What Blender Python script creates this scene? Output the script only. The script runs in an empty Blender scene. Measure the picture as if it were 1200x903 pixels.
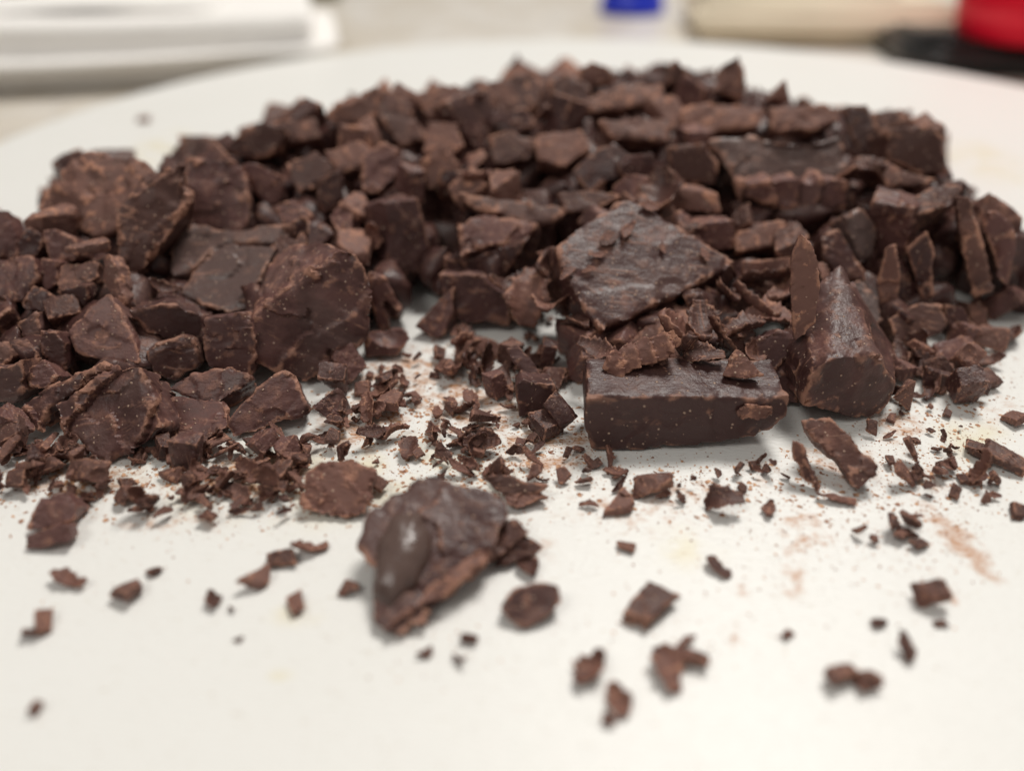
import bpy, bmesh, math
import numpy as np
from mathutils import Vector, Matrix, Euler

SC = bpy.context.scene
COL = SC.collection
RNG = np.random.default_rng(11)
MM = 0.001

# ------------------------------------------------------------------ camera
CAM_H, PITCH, FPX = 0.080, math.radians(33.4), 942.0      # focal length in photo pixels (1200 wide)
cam_d = bpy.data.cameras.new('camera'); cam = bpy.data.objects.new('camera', cam_d); COL.objects.link(cam)
cam.location = (0, 0, CAM_H); cam.rotation_euler = (math.pi/2 - PITCH, 0, 0)
cam_d.sensor_width = 36.0; cam_d.lens = 36.0*FPX/1200.0
cam_d.clip_start = 0.004; cam_d.clip_end = 50.0
cam_d.dof.use_dof = True; cam_d.dof.focus_distance = 0.1315
cam_d.dof.aperture_fstop = cam_d.lens*MM/0.0045
cam_d.dof.aperture_blades = 0
SC.camera = cam

# ------------------------------------------------------------------ room light
W = bpy.data.worlds.new('World'); SC.world = W; W.use_nodes = True
bg = W.node_tree.nodes['Background']; bg.inputs[0].default_value = (1.0, 0.965, 0.92, 1); bg.inputs[1].default_value = 0.24
def area(name, loc, target, size, power, col):
    l = bpy.data.lights.new(name, 'AREA'); l.shape = 'RECTANGLE'; l.size, l.size_y = size; l.energy = power; l.color = col
    o = bpy.data.objects.new(name, l); COL.objects.link(o); o.location = loc
    o.rotation_euler = (Vector(target)-Vector(loc)).to_track_quat('-Z', 'Y').to_euler()
area('ceiling_and_fill_light', (0.38, 0.78, 1.35), (0, 0.22, 0), (0.5, 0.35), 19.0, (1.0, 0.965, 0.915))
area('ceiling_and_fill_light', (-0.60, -0.45, 1.20), (0, 0.2, 0), (0.45, 0.45), 4.5, (1.0, 0.965, 0.915))  # fill lamp added at front left to brighten faces toward the camera
SC.view_settings.view_transform = 'Standard'; SC.view_settings.look = 'None'
SC.view_settings.exposure = 0.0; SC.view_settings.gamma = 1.0
SC.render.engine = 'CYCLES'
SC.cycles.use_denoising = True
SC.cycles.max_bounces = 6; SC.cycles.diffuse_bounces = 3

# ------------------------------------------------------------------ pixel helpers
FW = np.array([0, math.cos(PITCH), -math.sin(PITCH)]); UP = np.array([0, math.sin(PITCH), math.cos(PITCH)]); RT = np.array([1., 0, 0])
CAM = np.array([0, 0, CAM_H])
def ray(px, py):                       # direction with unit depth
    return FW + RT*((px-600)/FPX) + UP*((451.5-py)/FPX)
def at_z(px, py, z=0.0):
    d = ray(px, py); return CAM + d*((z-CAM_H)/d[2])
def project(p):
    v = np.asarray(p)-CAM; dep = v @ FW
    return 600+FPX*(v @ RT)/dep, 451.5-FPX*(v @ UP)/dep, dep
def nrm(v): v = np.asarray(v, float); return v/np.linalg.norm(v)
def facing(az, el):                    # az 0 looks at the camera side, +90 to the right; el 90 straight up
    a, e = math.radians(az), math.radians(el)
    return np.array([math.sin(a)*math.cos(e), -math.cos(a)*math.cos(e), math.sin(e)])

# ------------------------------------------------------------------ noise
def _hash(ix, iy, iz, s):
    h = (ix*374761393 + iy*668265263 + iz*2147483647 + s*1274126177) & 0xFFFFFFFF
    h = ((h ^ (h >> 13))*1274126177) & 0xFFFFFFFF
    h = ((h ^ (h >> 16))*668265263) & 0xFFFFFFFF
    return ((h ^ (h >> 15)) & 0xFFFF)/32767.5-1.0
def noise(p, s=0):
    p = np.asarray(p, float); i = np.floor(p).astype(np.int64); f = p-i; u = f*f*f*(f*(f*6-15)+10)
    r = np.zeros(len(p))
    for dx in (0, 1):
        wx = u[:, 0] if dx else 1-u[:, 0]
        for dy in (0, 1):
            wy = u[:, 1] if dy else 1-u[:, 1]
            for dz in (0, 1):
                wz = u[:, 2] if dz else 1-u[:, 2]
                r += wx*wy*wz*_hash(i[:, 0]+dx, i[:, 1]+dy, i[:, 2]+dz, s)
    return r

# ------------------------------------------------------------------ materials
def new_mat(name):
    m = bpy.data.materials.new(name); m.use_nodes = True
    nt = m.node_tree; b = nt.nodes['Principled BSDF']
    return m, nt, b
class G:                               # tiny node-graph helper
    def __init__(s, nt): s.nt = nt
    def n(s, t, **kw):
        x = s.nt.nodes.new(t)
        for k, v in kw.items(): setattr(x, k, v)
        return x
    def put(s, sock, v):
        if hasattr(v, 'is_output') or isinstance(v, bpy.types.NodeSocket): s.nt.links.new(v, sock)
        else: sock.default_value = v
    def math(s, op, a, b=0.0, c=0.0, clamp=False):
        x = s.n('ShaderNodeMath', operation=op, use_clamp=clamp)
        for k, v in enumerate((a, b, c)): s.put(x.inputs[k], v)
        return x.outputs[0]
    def vmath(s, op, a, b=(0, 0, 0)):
        x = s.n('ShaderNodeVectorMath', operation=op); s.put(x.inputs[0], a); s.put(x.inputs[1], b)
        return x.outputs['Value'] if op in ('LENGTH', 'DOT_PRODUCT', 'DISTANCE') else x.outputs[0]
    def ramp(s, v, lo, hi, a=0.0, b=1.0):
        x = s.n('ShaderNodeMapRange', interpolation_type='SMOOTHSTEP'); s.put(x.inputs[0], v)
        for k, q in enumerate((lo, hi, a, b)): x.inputs[k+1].default_value = q
        return x.outputs[0]
    def noise(s, vec, scale, detail=3.0, rough=0.55, dist=0.0):
        x = s.n('ShaderNodeTexNoise'); s.put(x.inputs['Vector'], vec); x.inputs['Scale'].default_value = scale
        x.inputs['Detail'].default_value = detail; x.inputs['Roughness'].default_value = rough; x.inputs['Distortion'].default_value = dist
        return x.outputs['Fac']
    def mix(s, f, a, b):
        x = s.n('ShaderNodeMix', data_type='RGBA'); s.put(x.inputs['Factor'], f); s.put(x.inputs[6], a); s.put(x.inputs[7], b)
        return x.outputs[2]
    def bump(s, h, dist, strength=1.0, normal=None):
        x = s.n('ShaderNodeBump'); s.put(x.inputs['Height'], h); x.inputs['Distance'].default_value = dist; x.inputs['Strength'].default_value = strength
        if normal is not None: s.put(x.inputs['Normal'], normal)
        return x.outputs[0]
def rgba(r, g, b): return (r, g, b, 1.0)

def chocolate(name, dust=1.0, edge=1.0, base=(0.062, 0.0265, 0.0235), pale_tone=(0.146, 0.068, 0.060), film=0.5, rough=0.40, specks=1.0):
    m, nt, b = new_mat(name); g = G(nt)
    tc = g.n('ShaderNodeTexCoord').outputs['Object']; geo = g.n('ShaderNodeNewGeometry'); rnd = g.n('ShaderNodeObjectInfo').outputs['Random']
    off = g.n('ShaderNodeCombineXYZ'); g.put(off.inputs[0], g.math('MULTIPLY', rnd, 7.3)); g.put(off.inputs[1], g.math('MULTIPLY', rnd, 3.1))
    v = g.vmath('ADD', tc, off.outputs[0])
    big = g.noise(v, 160, 4); mid = g.noise(v, 520, 4, 0.6); fine = g.noise(v, 2300, 3, 0.6)
    st = g.n('ShaderNodeMapping'); g.put(st.inputs['Vector'], v); st.inputs['Scale'].default_value = (260, 2600, 900); st.inputs['Rotation'].default_value = (0.5, 0.3, 0.7)
    streak = g.noise(st.outputs[0], 1.0, 3, 0.6)
    col = g.mix(g.ramp(g.math('ADD', big, g.math('MULTIPLY', g.math('SUBTRACT', rnd, 0.5), 0.75)), 0.32, 0.68), rgba(*base), rgba(*pale_tone))  # random patches and per-piece variation between a dark and a paler brown
    # greyish bloom film on some faces
    bl = g.math('MULTIPLY', g.ramp(g.noise(v, 75, 2), 0.50, 0.66), g.ramp(streak, 0.25, 0.75, 0.45, 1.0))
    col = g.mix(g.math('MULTIPLY', bl, film), col, rgba(0.175, 0.110, 0.097))
    # crushed powder on edges, in patches and as flecks
    at = g.n('ShaderNodeAttribute', attribute_name='edge').outputs['Fac']
    e = g.ramp(g.math('ADD', at, g.math('MULTIPLY', g.math('SUBTRACT', mid, 0.5), 1.9)), 0.30, 0.85)
    e = g.math('MULTIPLY', g.math('MULTIPLY', e, g.ramp(g.noise(v, 210, 2), 0.40, 0.60, 0.03, 1.0)), 0.68*edge)
    patch = g.math('MULTIPLY', g.ramp(mid, 0.54, 0.64), g.ramp(g.noise(v, 130, 3), 0.54, 0.62))
    fl = g.n('ShaderNodeTexVoronoi'); g.put(fl.inputs['Vector'], g.vmath('ADD', v, (0.31, 0.17, 0.05))); fl.inputs['Scale'].default_value = 980
    fleck = g.math('MULTIPLY', g.ramp(fl.outputs['Distance'], 0.10, 0.26, 1.0, 0.0), g.ramp(g.noise(v, 900, 1), 0.53, 0.57))
    up = g.n('ShaderNodeSeparateXYZ'); g.put(up.inputs[0], geo.outputs['True Normal'])
    settle = g.math('MULTIPLY', g.ramp(up.outputs[2], 0.25, 0.9), g.ramp(g.math('ADD', mid, g.math('MULTIPLY', big, 0.5)), 0.74, 0.98, 0.04, 0.75))
    rd = g.ramp(rnd, 0.0, 1.0, 0.35, 1.25); patch = g.math('MULTIPLY', patch, rd); settle = g.math('MULTIPLY', settle, rd)
    d = g.math('MAXIMUM', e, g.math('MULTIPLY', patch, 0.75*dust))
    d = g.math('MAXIMUM', d, g.math('MULTIPLY', settle, 0.62*dust))
    d = g.math('MAXIMUM', d, g.math('MULTIPLY', fleck, 0.75*specks))
    scr = g.n('ShaderNodeMapping'); g.put(scr.inputs['Vector'], v); scr.inputs['Scale'].default_value = (90, 2100, 300); scr.inputs['Rotation'].default_value = (0.2, -0.4, -0.6)
    scrape = g.math('MULTIPLY', g.ramp(g.noise(scr.outputs[0], 1.0, 2, 0.5), 0.60, 0.68), g.ramp(g.noise(v, 95, 2), 0.45, 0.6))
    d = g.math('MAXIMUM', d, g.math('MULTIPLY', scrape, 0.40))
    pc = g.mix(fine, rgba(0.34, 0.150, 0.097), rgba(0.66, 0.36, 0.245))
    col = g.mix(d, col, pc)
    col = g.mix(g.math('MULTIPLY', fleck, 0.8*specks), col, rgba(0.52, 0.38, 0.29))
    g.put(b.inputs['Base Color'], col)
    g.put(b.inputs['Roughness'], g.math('ADD', g.math('MULTIPLY', d, 0.35), g.math('ADD', rough-0.20, g.math('ADD', g.math('MULTIPLY', big, 0.22), g.math('MULTIPLY', rnd, 0.18)))))
    b.inputs['IOR'].default_value = 1.45; b.inputs['Specular IOR Level'].default_value = 0.40
    h = g.math('ADD', g.math('MULTIPLY', mid, 1.0), g.math('MULTIPLY', fine, 0.28))
    h = g.math('ADD', h, g.math('MULTIPLY', streak, 0.22)); h = g.math('ADD', h, g.math('MULTIPLY', fleck, 0.5))
    h = g.math('ADD', h, g.math('MULTIPLY', d, g.math('MULTIPLY', fine, 0.9)))
    g.put(b.inputs['Normal'], g.bump(h, 0.00024, 0.8))
    return m
M_CHOC = chocolate('dark_chocolate')
M_CUT = chocolate('cut_chocolate', dust=0.35, edge=0.8, film=0.15, rough=0.42, base=(0.062, 0.0285, 0.0262), pale_tone=(0.104, 0.050, 0.0455), specks=1.3)
M_SHAVE = chocolate('chocolate_shaving', dust=1.1, edge=1.0, base=(0.070, 0.0275, 0.021), pale_tone=(0.172, 0.077, 0.058), film=0.3, rough=0.5)
M_GREY = chocolate('sheen_bloom_chocolate', dust=0.6, edge=0.9, base=(0.120, 0.078, 0.070), pale_tone=(0.215, 0.160, 0.148), film=0.6, rough=0.36)  # grey sheen put into the base colours, with bloom film over it
M_BROWN = chocolate('dusty_chocolate', dust=1.5, edge=1.1, base=(0.078, 0.034, 0.0265), pale_tone=(0.178, 0.087, 0.068), film=0.4, rough=0.55)

def dust_mat():
    m, nt, b = new_mat('cocoa_dust'); g = G(nt); tc = g.n('ShaderNodeTexCoord').outputs['Object']
    c = g.mix(g.ramp(g.noise(tc, 700, 2), 0.35, 0.65), rgba(0.26, 0.105, 0.055), rgba(0.66, 0.38, 0.22)); g.put(b.inputs['Base Color'], c)
    b.inputs['Roughness'].default_value = 0.75
    return m
M_DUST = dust_mat()

def plain(name, col, rough=0.4, var=0.1, scale=60, bump=0.0, **kw):
    m, nt, b = new_mat(name); g = G(nt); tc = g.n('ShaderNodeTexCoord').outputs['Object']
    f = g.noise(tc, scale, 4); lo = tuple(c*(1-var) for c in col); hi = tuple(min(1, c*(1+var)) for c in col)
    g.put(b.inputs['Base Color'], g.mix(f, rgba(*lo), rgba(*hi))); b.inputs['Roughness'].default_value = rough
    if bump: g.put(b.inputs['Normal'], g.bump(g.noise(tc, scale*6, 3), bump))
    for k, q in kw.items(): b.inputs[k].default_value = q
    return m

# ------------------------------------------------------------------ object helpers
def tag(o, label=None, cat=None, group=None, kind=None):
    if label: o['label'] = label
    if cat: o['category'] = cat
    if group: o['group'] = group
    if kind: o['kind'] = kind
    return o
def link(name, me, mat=None, parent=None):
    o = bpy.data.objects.new(name, me); COL.objects.link(o)
    if mat is not None and not me.materials: me.materials.append(mat)
    if parent is not None: o.parent = parent
    return o
def mesh_np(name, V, F, smooth=True):
    me = bpy.data.meshes.new(name); me.from_pydata([tuple(v) for v in V], [], [tuple(f) for f in F]); me.update()
    if smooth: me.shade_smooth()
    return me
def co(me):
    a = np.empty(len(me.vertices)*3); me.vertices.foreach_get('co', a); return a.reshape(-1, 3)
def vn(me):
    a = np.empty(len(me.vertices)*3); me.vertex_normals.foreach_get('vector', a); return a.reshape(-1, 3)
def set_co(me, V): me.vertices.foreach_set('co', np.ascontiguousarray(V).ravel()); me.update()

def hull_remesh(name, pts, voxel, ring=0):
    bm = bmesh.new()
    if ring:                                            # first ring = face outline, second ring = its back: a prism that may be concave
        vs = [bm.verts.new(p) for p in pts]
        bm.faces.new(vs[:ring]); bm.faces.new(vs[ring:][::-1])
        for i in range(ring):
            j = (i+1) % ring; bm.faces.new((vs[j], vs[i], vs[ring+i], vs[ring+j]))
        bmesh.ops.triangulate(bm, faces=bm.faces)
    else:
        for p in pts: bm.verts.new(p)
        bmesh.ops.convex_hull(bm, input=bm.verts)
        bmesh.ops.delete(bm, geom=[v for v in bm.verts if not v.link_faces], context='VERTS')
    bmesh.ops.recalc_face_normals(bm, faces=bm.faces)
    me = bpy.data.meshes.new(name+'_hull'); bm.to_mesh(me); bm.free()
    o = bpy.data.objects.new('tmp', me); COL.objects.link(o)
    md = o.modifiers.new('r', 'REMESH'); md.mode = 'VOXEL'; md.voxel_size = voxel; md.adaptivity = 0.0; md.use_smooth_shade = True
    dg = bpy.context.evaluated_depsgraph_get()
    out = bpy.data.meshes.new_from_object(o.evaluated_get(dg)); out.name = name
    bpy.data.objects.remove(o); bpy.data.meshes.remove(me)
    return out

def neighbours(me):
    e = np.empty(len(me.edges)*2, np.int64); me.edges.foreach_get('vertices', e); return e.reshape(-1, 2)
def smooth(a, E, it):
    n = len(a); cnt = np.bincount(E.ravel(), minlength=n)+1.0
    for _ in range(it):
        t = a.copy()
        np.add.at(t, E[:, 0], a[E[:, 1]]); np.add.at(t, E[:, 1], a[E[:, 0]]); a = t/(cnt if a.ndim == 1 else cnt[:, None])
    return a
def convexity(V, N, E, it):
    S = smooth(V, E, it); el = np.linalg.norm(V[E[:, 0]]-V[E[:, 1]], axis=1).mean()
    return ((V-S)*N).sum(1)/el
def store_edge(me, a):
    at = me.attributes.new('edge', 'FLOAT', 'POINT'); at.data.foreach_set('value', np.clip(a, 0, 1).astype(np.float32))
STAT = []
def facet(p, s=0):
    """piecewise-planar fracture: every random cell is its own tilted plane"""
    i = np.floor(p).astype(np.int64); best = np.full(len(p), 9.0); out = np.zeros(len(p))
    for dx in (-1, 0, 1):
        for dy in (-1, 0, 1):
            for dz in (-1, 0, 1):
                a, b, c = i[:, 0]+dx, i[:, 1]+dy, i[:, 2]+dz
                o = np.stack([a+0.5+0.42*_hash(a, b, c, s), b+0.5+0.42*_hash(a, b, c, s+1), c+0.5+0.42*_hash(a, b, c, s+2)], 1); w = p-o; l = (w*w).sum(1); m = l < best
                h = w[:, 0]*_hash(a, b, c, s+3)+w[:, 1]*_hash(a, b, c, s+4)+w[:, 2]*_hash(a, b, c, s+5)+0.25*_hash(a, b, c, s+6)
                out = np.where(m, h, out); best = np.where(m, l, best)
    return out
def roughen(me, size, seed, amp=1.0, scoops=2, terrace=None, rng=None, keep_floor=None):
    """conchoidal bites, flat-ish facets, chipped edges, optional layered breakage"""
    rng = rng or np.random.default_rng(seed)
    V = co(me); c = V.mean(0); E = neighbours(me)
    for k in range(scoops):
        d = nrm(rng.normal(size=3)); ext = ((V-c) @ d).max()
        R = size*rng.uniform(0.35, 0.9); bite = size*rng.uniform(0.03, 0.10)*amp
        o = c + d*(ext+R-bite) + rng.normal(size=3)*size*0.12
        w = V-o; l = np.linalg.norm(w, axis=1); ins = l < R
        V[ins] = o + w[ins]*(R/l[ins])[:, None]
    set_co(me, V); N = vn(me); q = (V+seed*0.37*size)/size
    edge = np.clip(convexity(V, N, E, 4)*2.0-0.06, 0, 1); wide = np.clip(smooth(edge, E, 4)*1.6, 0, 1)
    wq = q+0.05*np.stack([noise(q*7, seed+20), noise(q*7, seed+21), noise(q*7, seed+22)], 1)
    d = 0.010*noise(q*2.4, seed) + 0.026*facet(wq*2.7, seed+30)
    zone = np.clip(noise(q*2.1, seed+8)*2.4-0.15, 0, 1)                    # only some areas are torn, the rest stay flat
    d += zone*(0.022*facet(wq*7.5, seed+40)+0.006*noise(q*20, seed+3)) + 0.0020*noise(q*26, seed+4)
    chip = np.clip(facet(wq*9, seed+50)*1.6-0.1, 0, 1); d -= 0.040*chip*wide
    if terrace is not None:
        t, per, a = terrace; h = (V @ nrm(t))/per + 0.35*noise(q*2.2, seed+6) + 0.10*noise(q*9, seed+7); s = h-np.floor(h); d += a*(np.minimum(s*1.15, 1)-0.5)
    V = V + N*(d*size*amp)[:, None]
    if keep_floor is not None: V[:, 2] = np.maximum(V[:, 2], keep_floor)
    set_co(me, V); N = vn(me); me.set_sharp_from_angle(angle=math.radians(40))
    fine = np.clip(convexity(V, N, E, 3)*3.0-0.15, 0, 1)
    STAT.append((edge.mean(), np.percentile(edge, 90), np.percentile(edge, 99), np.percentile(fine, 90), np.percentile(fine, 99)))
    store_edge(me, smooth(np.maximum(edge*0.9, fine), E, 1)*1.15)

# ------------------------------------------------------------------ setting: counter, board
def counter_mat():
    m, nt, b = new_mat('speckled_counter'); g = G(nt); tc = g.n('ShaderNodeTexCoord').outputs['Object']
    a = g.mix(g.ramp(g.noise(tc, 26, 4), 0.38, 0.62), rgba(0.66, 0.60, 0.51), rgba(0.76, 0.72, 0.66))
    a = g.mix(g.math('MULTIPLY', g.ramp(g.noise(tc, 95, 3), 0.56, 0.66), 0.45), a, rgba(0.48, 0.45, 0.42))
    a = g.mix(g.math('MULTIPLY', g.ramp(g.noise(g.vmath('ADD', tc, (3, 1, 0)), 140, 3), 0.58, 0.66), 0.6), a, rgba(0.60, 0.49, 0.34))
    g.put(b.inputs['Base Color'], a); b.inputs['Roughness'].default_value = 0.3
    return m
BT = 0.012                                            # board thickness; its top is z = 0
cv = [(-3, -0.4, -BT), (3, -0.4, -BT), (3, 4, -BT), (-3, 4, -BT)]
ct = link('countertop', mesh_np('countertop', cv, [(0, 1, 2, 3)], False), counter_mat()); tag(ct, kind='structure')

BC = np.array([0.034, 0.243]); BR = 0.2085
SMEARS = [  # px, py, half width px, half height px, tilt, strength : cocoa rubbed into the plastic
    (1122, 632, 30, 50, 0.25, 0.72), (1108, 690, 10, 26, 0.1, 0.4), (1100, 735, 12, 12, 0, 0.35), (945, 620, 40, 30, 0.5, 0.52), (930, 665, 22, 52, -0.35, 0.46),
    (860, 738, 12, 34, -0.3, 0.3), (870, 690, 12, 22, -0.3, 0.25), (1050, 500, 50, 26, 0, 0.45), (1075, 555, 45, 30, 0, 0.35), (470, 440, 75, 45, 0, 0.5),
    (640, 520, 110, 50, 0, 0.42), (820, 575, 60, 18, 0, 0.35), (300, 560, 150, 38, 0, 0.45), (90, 560, 110, 30, 0, 0.42), (200, 610, 120, 22, 0, 0.28),
    (560, 470, 110, 60, 0, 0.5), (1100, 430, 70, 45, 0, 0.5), (980, 540, 80, 40, 0, 0.35), (420, 500, 90, 40, 0, 0.5), (740, 600, 120, 40, 0, 0.25), (1010, 790, 26, 30, 0.3, 0.2), (620, 830, 30, 12, 0, 0.22), (890, 555, 40, 20, 0, 0.3), (1150, 470, 60, 40, 0, 0.22), (620, 640, 60, 30, 0, 0.2)]
YELLOW = [(190, 175, 50, 25), (330, 790, 20, 10), (350, 720, 40, 18), (1150, 520, 60, 40), (1160, 190, 60, 30), (800, 640, 60, 30), (400, 560, 300, 60)]
def board_mat():
    m, nt, b = new_mat('white_plastic_board'); g = G(nt); tc = g.n('ShaderNodeTexCoord').outputs['Object']
    fine = g.noise(tc, 1500, 3, 0.6); mid = g.noise(tc, 330, 4, 0.6)
    sc = g.n('ShaderNodeMapping'); g.put(sc.inputs['Vector'], tc); sc.inputs['Rotation'].default_value = (0, 0, 0.55); sc.inputs['Scale'].default_value = (520, 2300, 1)
    scr = g.noise(sc.outputs[0], 1.0, 2, 0.5)
    sc2 = g.n('ShaderNodeMapping'); g.put(sc2.inputs['Vector'], tc); sc2.inputs['Rotation'].default_value = (0, 0, -0.5); sc2.inputs['Scale'].default_value = (480, 2100, 1)
    scr2 = g.noise(sc2.outputs[0], 1.0, 2, 0.5)
    col = g.mix(g.noise(tc, 24, 3), rgba(0.83, 0.82, 0.775), rgba(0.87, 0.865, 0.835))
    def blob(px, py, a, bb, tilt=0.0):
        c = at_z(px, py); ex = at_z(px+a, py)-c; ey = at_z(px, py-bb)-c
        mp = g.n('ShaderNodeMapping', vector_type='TEXTURE'); g.put(mp.inputs['Vector'], tc)
        mp.inputs['Location'].default_value = (c[0]-BC[0], c[1]-BC[1], 0); mp.inputs['Rotation'].default_value = (0, 0, tilt+math.atan2(ex[1], ex[0]))
        mp.inputs['Scale'].default_value = (np.linalg.norm(ex), np.linalg.norm(ey), 1)
        v = g.n('ShaderNodeVectorMath', operation='MULTIPLY'); g.put(v.inputs[0], mp.outputs[0]); v.inputs[1].default_value = (1, 1, 0)
        return g.ramp(g.vmath('LENGTH', v.outputs[0]), 0.15, 1.15, 1.0, 0.0)
    yl = None
    for s in YELLOW:
        q = blob(*s); yl = q if yl is None else g.math('MAXIMUM', yl, q)
    yl = g.math('MULTIPLY', yl, g.ramp(g.noise(tc, 120, 3), 0.35, 0.7))
    col = g.mix(g.math('MULTIPLY', yl, 0.8), col, rgba(0.80, 0.73, 0.52))
    br = None
    for (px, py, a, bb, t, k) in SMEARS:
        q = g.math('MULTIPLY', blob(px, py, a, bb, t), k); br = q if br is None else g.math('MAXIMUM', br, q)
    hatch = g.math('MAXIMUM', g.ramp(scr, 0.50, 0.60), g.ramp(scr2, 0.52, 0.62))
    brk = g.math('MULTIPLY', g.ramp(g.math('ADD', g.math('MULTIPLY', br, 0.9), g.math('MULTIPLY', g.math('SUBTRACT', mid, 0.5), 2.6)), 0.06, 0.80), g.math('ADD', 0.6, g.math('MULTIPLY', hatch, 0.45)))
    brk = g.math('MULTIPLY', brk, g.ramp(br, 0.0, 0.35))
    col = g.mix(g.math('MULTIPLY', brk, 0.95), col, rgba(0.50, 0.215, 0.075))
    nick = g.math('MULTIPLY', g.math('MAXIMUM', g.ramp(scr, 0.64, 0.70), g.ramp(scr2, 0.65, 0.71)), g.ramp(mid, 0.45, 0.6))
    col = g.mix(g.math('MULTIPLY', nick, 0.55), col, rgba(0.62, 0.55, 0.45))
    g.put(b.inputs['Base Color'], col); b.inputs['Roughness'].default_value = 0.42
    b.inputs['Subsurface Weight'].default_value = 0.0
    h = g.math('ADD', g.math('MULTIPLY', fine, 0.5), g.math('MULTIPLY', g.math('ADD', scr, scr2), 0.5))
    g.put(b.inputs['Normal'], g.bump(h, 0.00022, 0.7))
    return m
def lathe(prof, seg=64, close=False):
    V, F = [], []
    for (r, z) in prof:
        for k in range(seg):
            a = 2*math.pi*k/seg; V.append((r*math.cos(a), r*math.sin(a), z))
    for i in range(len(prof)-1):
        for k in range(seg):
            F.append((i*seg+k, i*seg+(k+1) % seg, (i+1)*seg+(k+1) % seg, (i+1)*seg+k))
    F.append(tuple(range(seg-1, -1, -1))); F.append(tuple((len(prof)-1)*seg+k for k in range(seg)))
    return V, F
prof = [(BR-0.003, -BT+0.0003)] + [(BR-0.003+0.003*math.sin(t), -BT/2-(BT/2-0.0033)*math.cos(t)-0.0003*0) if False else (BR-0.003+0.003*math.sin(t), -BT+0.003+0.0003-0.003*math.cos(t)) for t in np.linspace(0.3, math.pi/2, 4)]
prof += [(BR-0.003+0.003*math.cos(t), -0.003+0.003*math.sin(t)) for t in np.linspace(0, math.pi/2, 6)]
V, F = lathe(prof, 160)
V = [(x, y-(0.30 if y < 0 else 0.0), z) for x, y, z in V]       # long board with a round far end
me = mesh_np('board', V, F)
board = link('cutting_board', me, board_mat()); board.location = (BC[0], BC[1], 0)
tag(board, 'white plastic cutting board with rounded end, cocoa smears and knife marks', 'cutting board')

# ------------------------------------------------------------------ the heap's surface (pixel + height -> metres)
HEAP = [(-60, 575, 0), (60, 568, 0), (140, 548, 0), (200, 518, 0), (290, 515, 0), (375, 490, 0), (430, 430, 0), (510, 398, 0), (560, 388, 0), (610, 470, 0),
        (690, 500, 0), (925, 480, 0), (1040, 470, 0), (1120, 445, 0), (1160, 385, 0), (1260, 375, 0), (1400, 380, 0),
        (50, 350, 12), (120, 300, 17), (110, 182, 21), (0, 272, 14), (-80, 300, 14), (250, 200, 21), (250, 320, 12), (350, 300, 13), (350, 200, 22), (470, 250, 17), (450, 330, 8),
        (600, 300, 13), (600, 200, 21), (750, 300, 13), (750, 200, 23), (900, 180, 24), (900, 300, 13), (1050, 250, 19), (1050, 350, 8), (1150, 300, 13), (1190, 268, 16), (1260, 300, 12),
        (300, 146, 24), (440, 106, 25), (560, 96, 26), (690, 82, 26), (860, 88, 26), (960, 122, 24), (1060, 134, 22), (1100, 165, 21)]
hp = [(*at_z(a, b_, z*MM)[:2], z*MM) for a, b_, z in HEAP]
for a, b_, z in HEAP[-8:] + [(110, 182, 21), (0, 272, 14), (-80, 300, 14), (1190, 268, 16), (1260, 300, 12)]:
    p = at_z(a, b_, z*MM); dv = nrm([p[0]-0.02, p[1]-0.13, 0]); hp.append((p[0]+dv[0]*0.034, p[1]+dv[1]*0.034, -0.002)); hp.append((p[0]+dv[0]*0.07, p[1]+dv[1]*0.07, -0.01))
for a, b_ in ((0, 660), (300, 620), (600, 600), (900, 600), (1200, 520), (1330, 420), (500, 470)):
    p = at_z(a, b_); hp.append((p[0], p[1], -0.004))
hp = np.array(hp)
_A = np.linalg.norm(hp[:, None, :2]-hp[None, :, :2], axis=2) + np.eye(len(hp))*0.004
_w = np.linalg.solve(_A, hp[:, 2])
def heap_z(x, y):
    x, y = np.atleast_1d(x), np.atleast_1d(y)
    r = np.sqrt((x[:, None]-hp[None, :, 0])**2+(y[:, None]-hp[None, :, 1])**2)
    return r @ _w
def on_heap(px, py, lift=0.0):
    d = ray(px, py); t = np.linspace(0.08, 0.5, 700); P_ = CAM+d*t[:, None]
    hz = np.maximum(heap_z(P_[:, 0], P_[:, 1]), 0)+lift; k = np.argmax(P_[:, 2] < hz)
    return P_[k]

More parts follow.
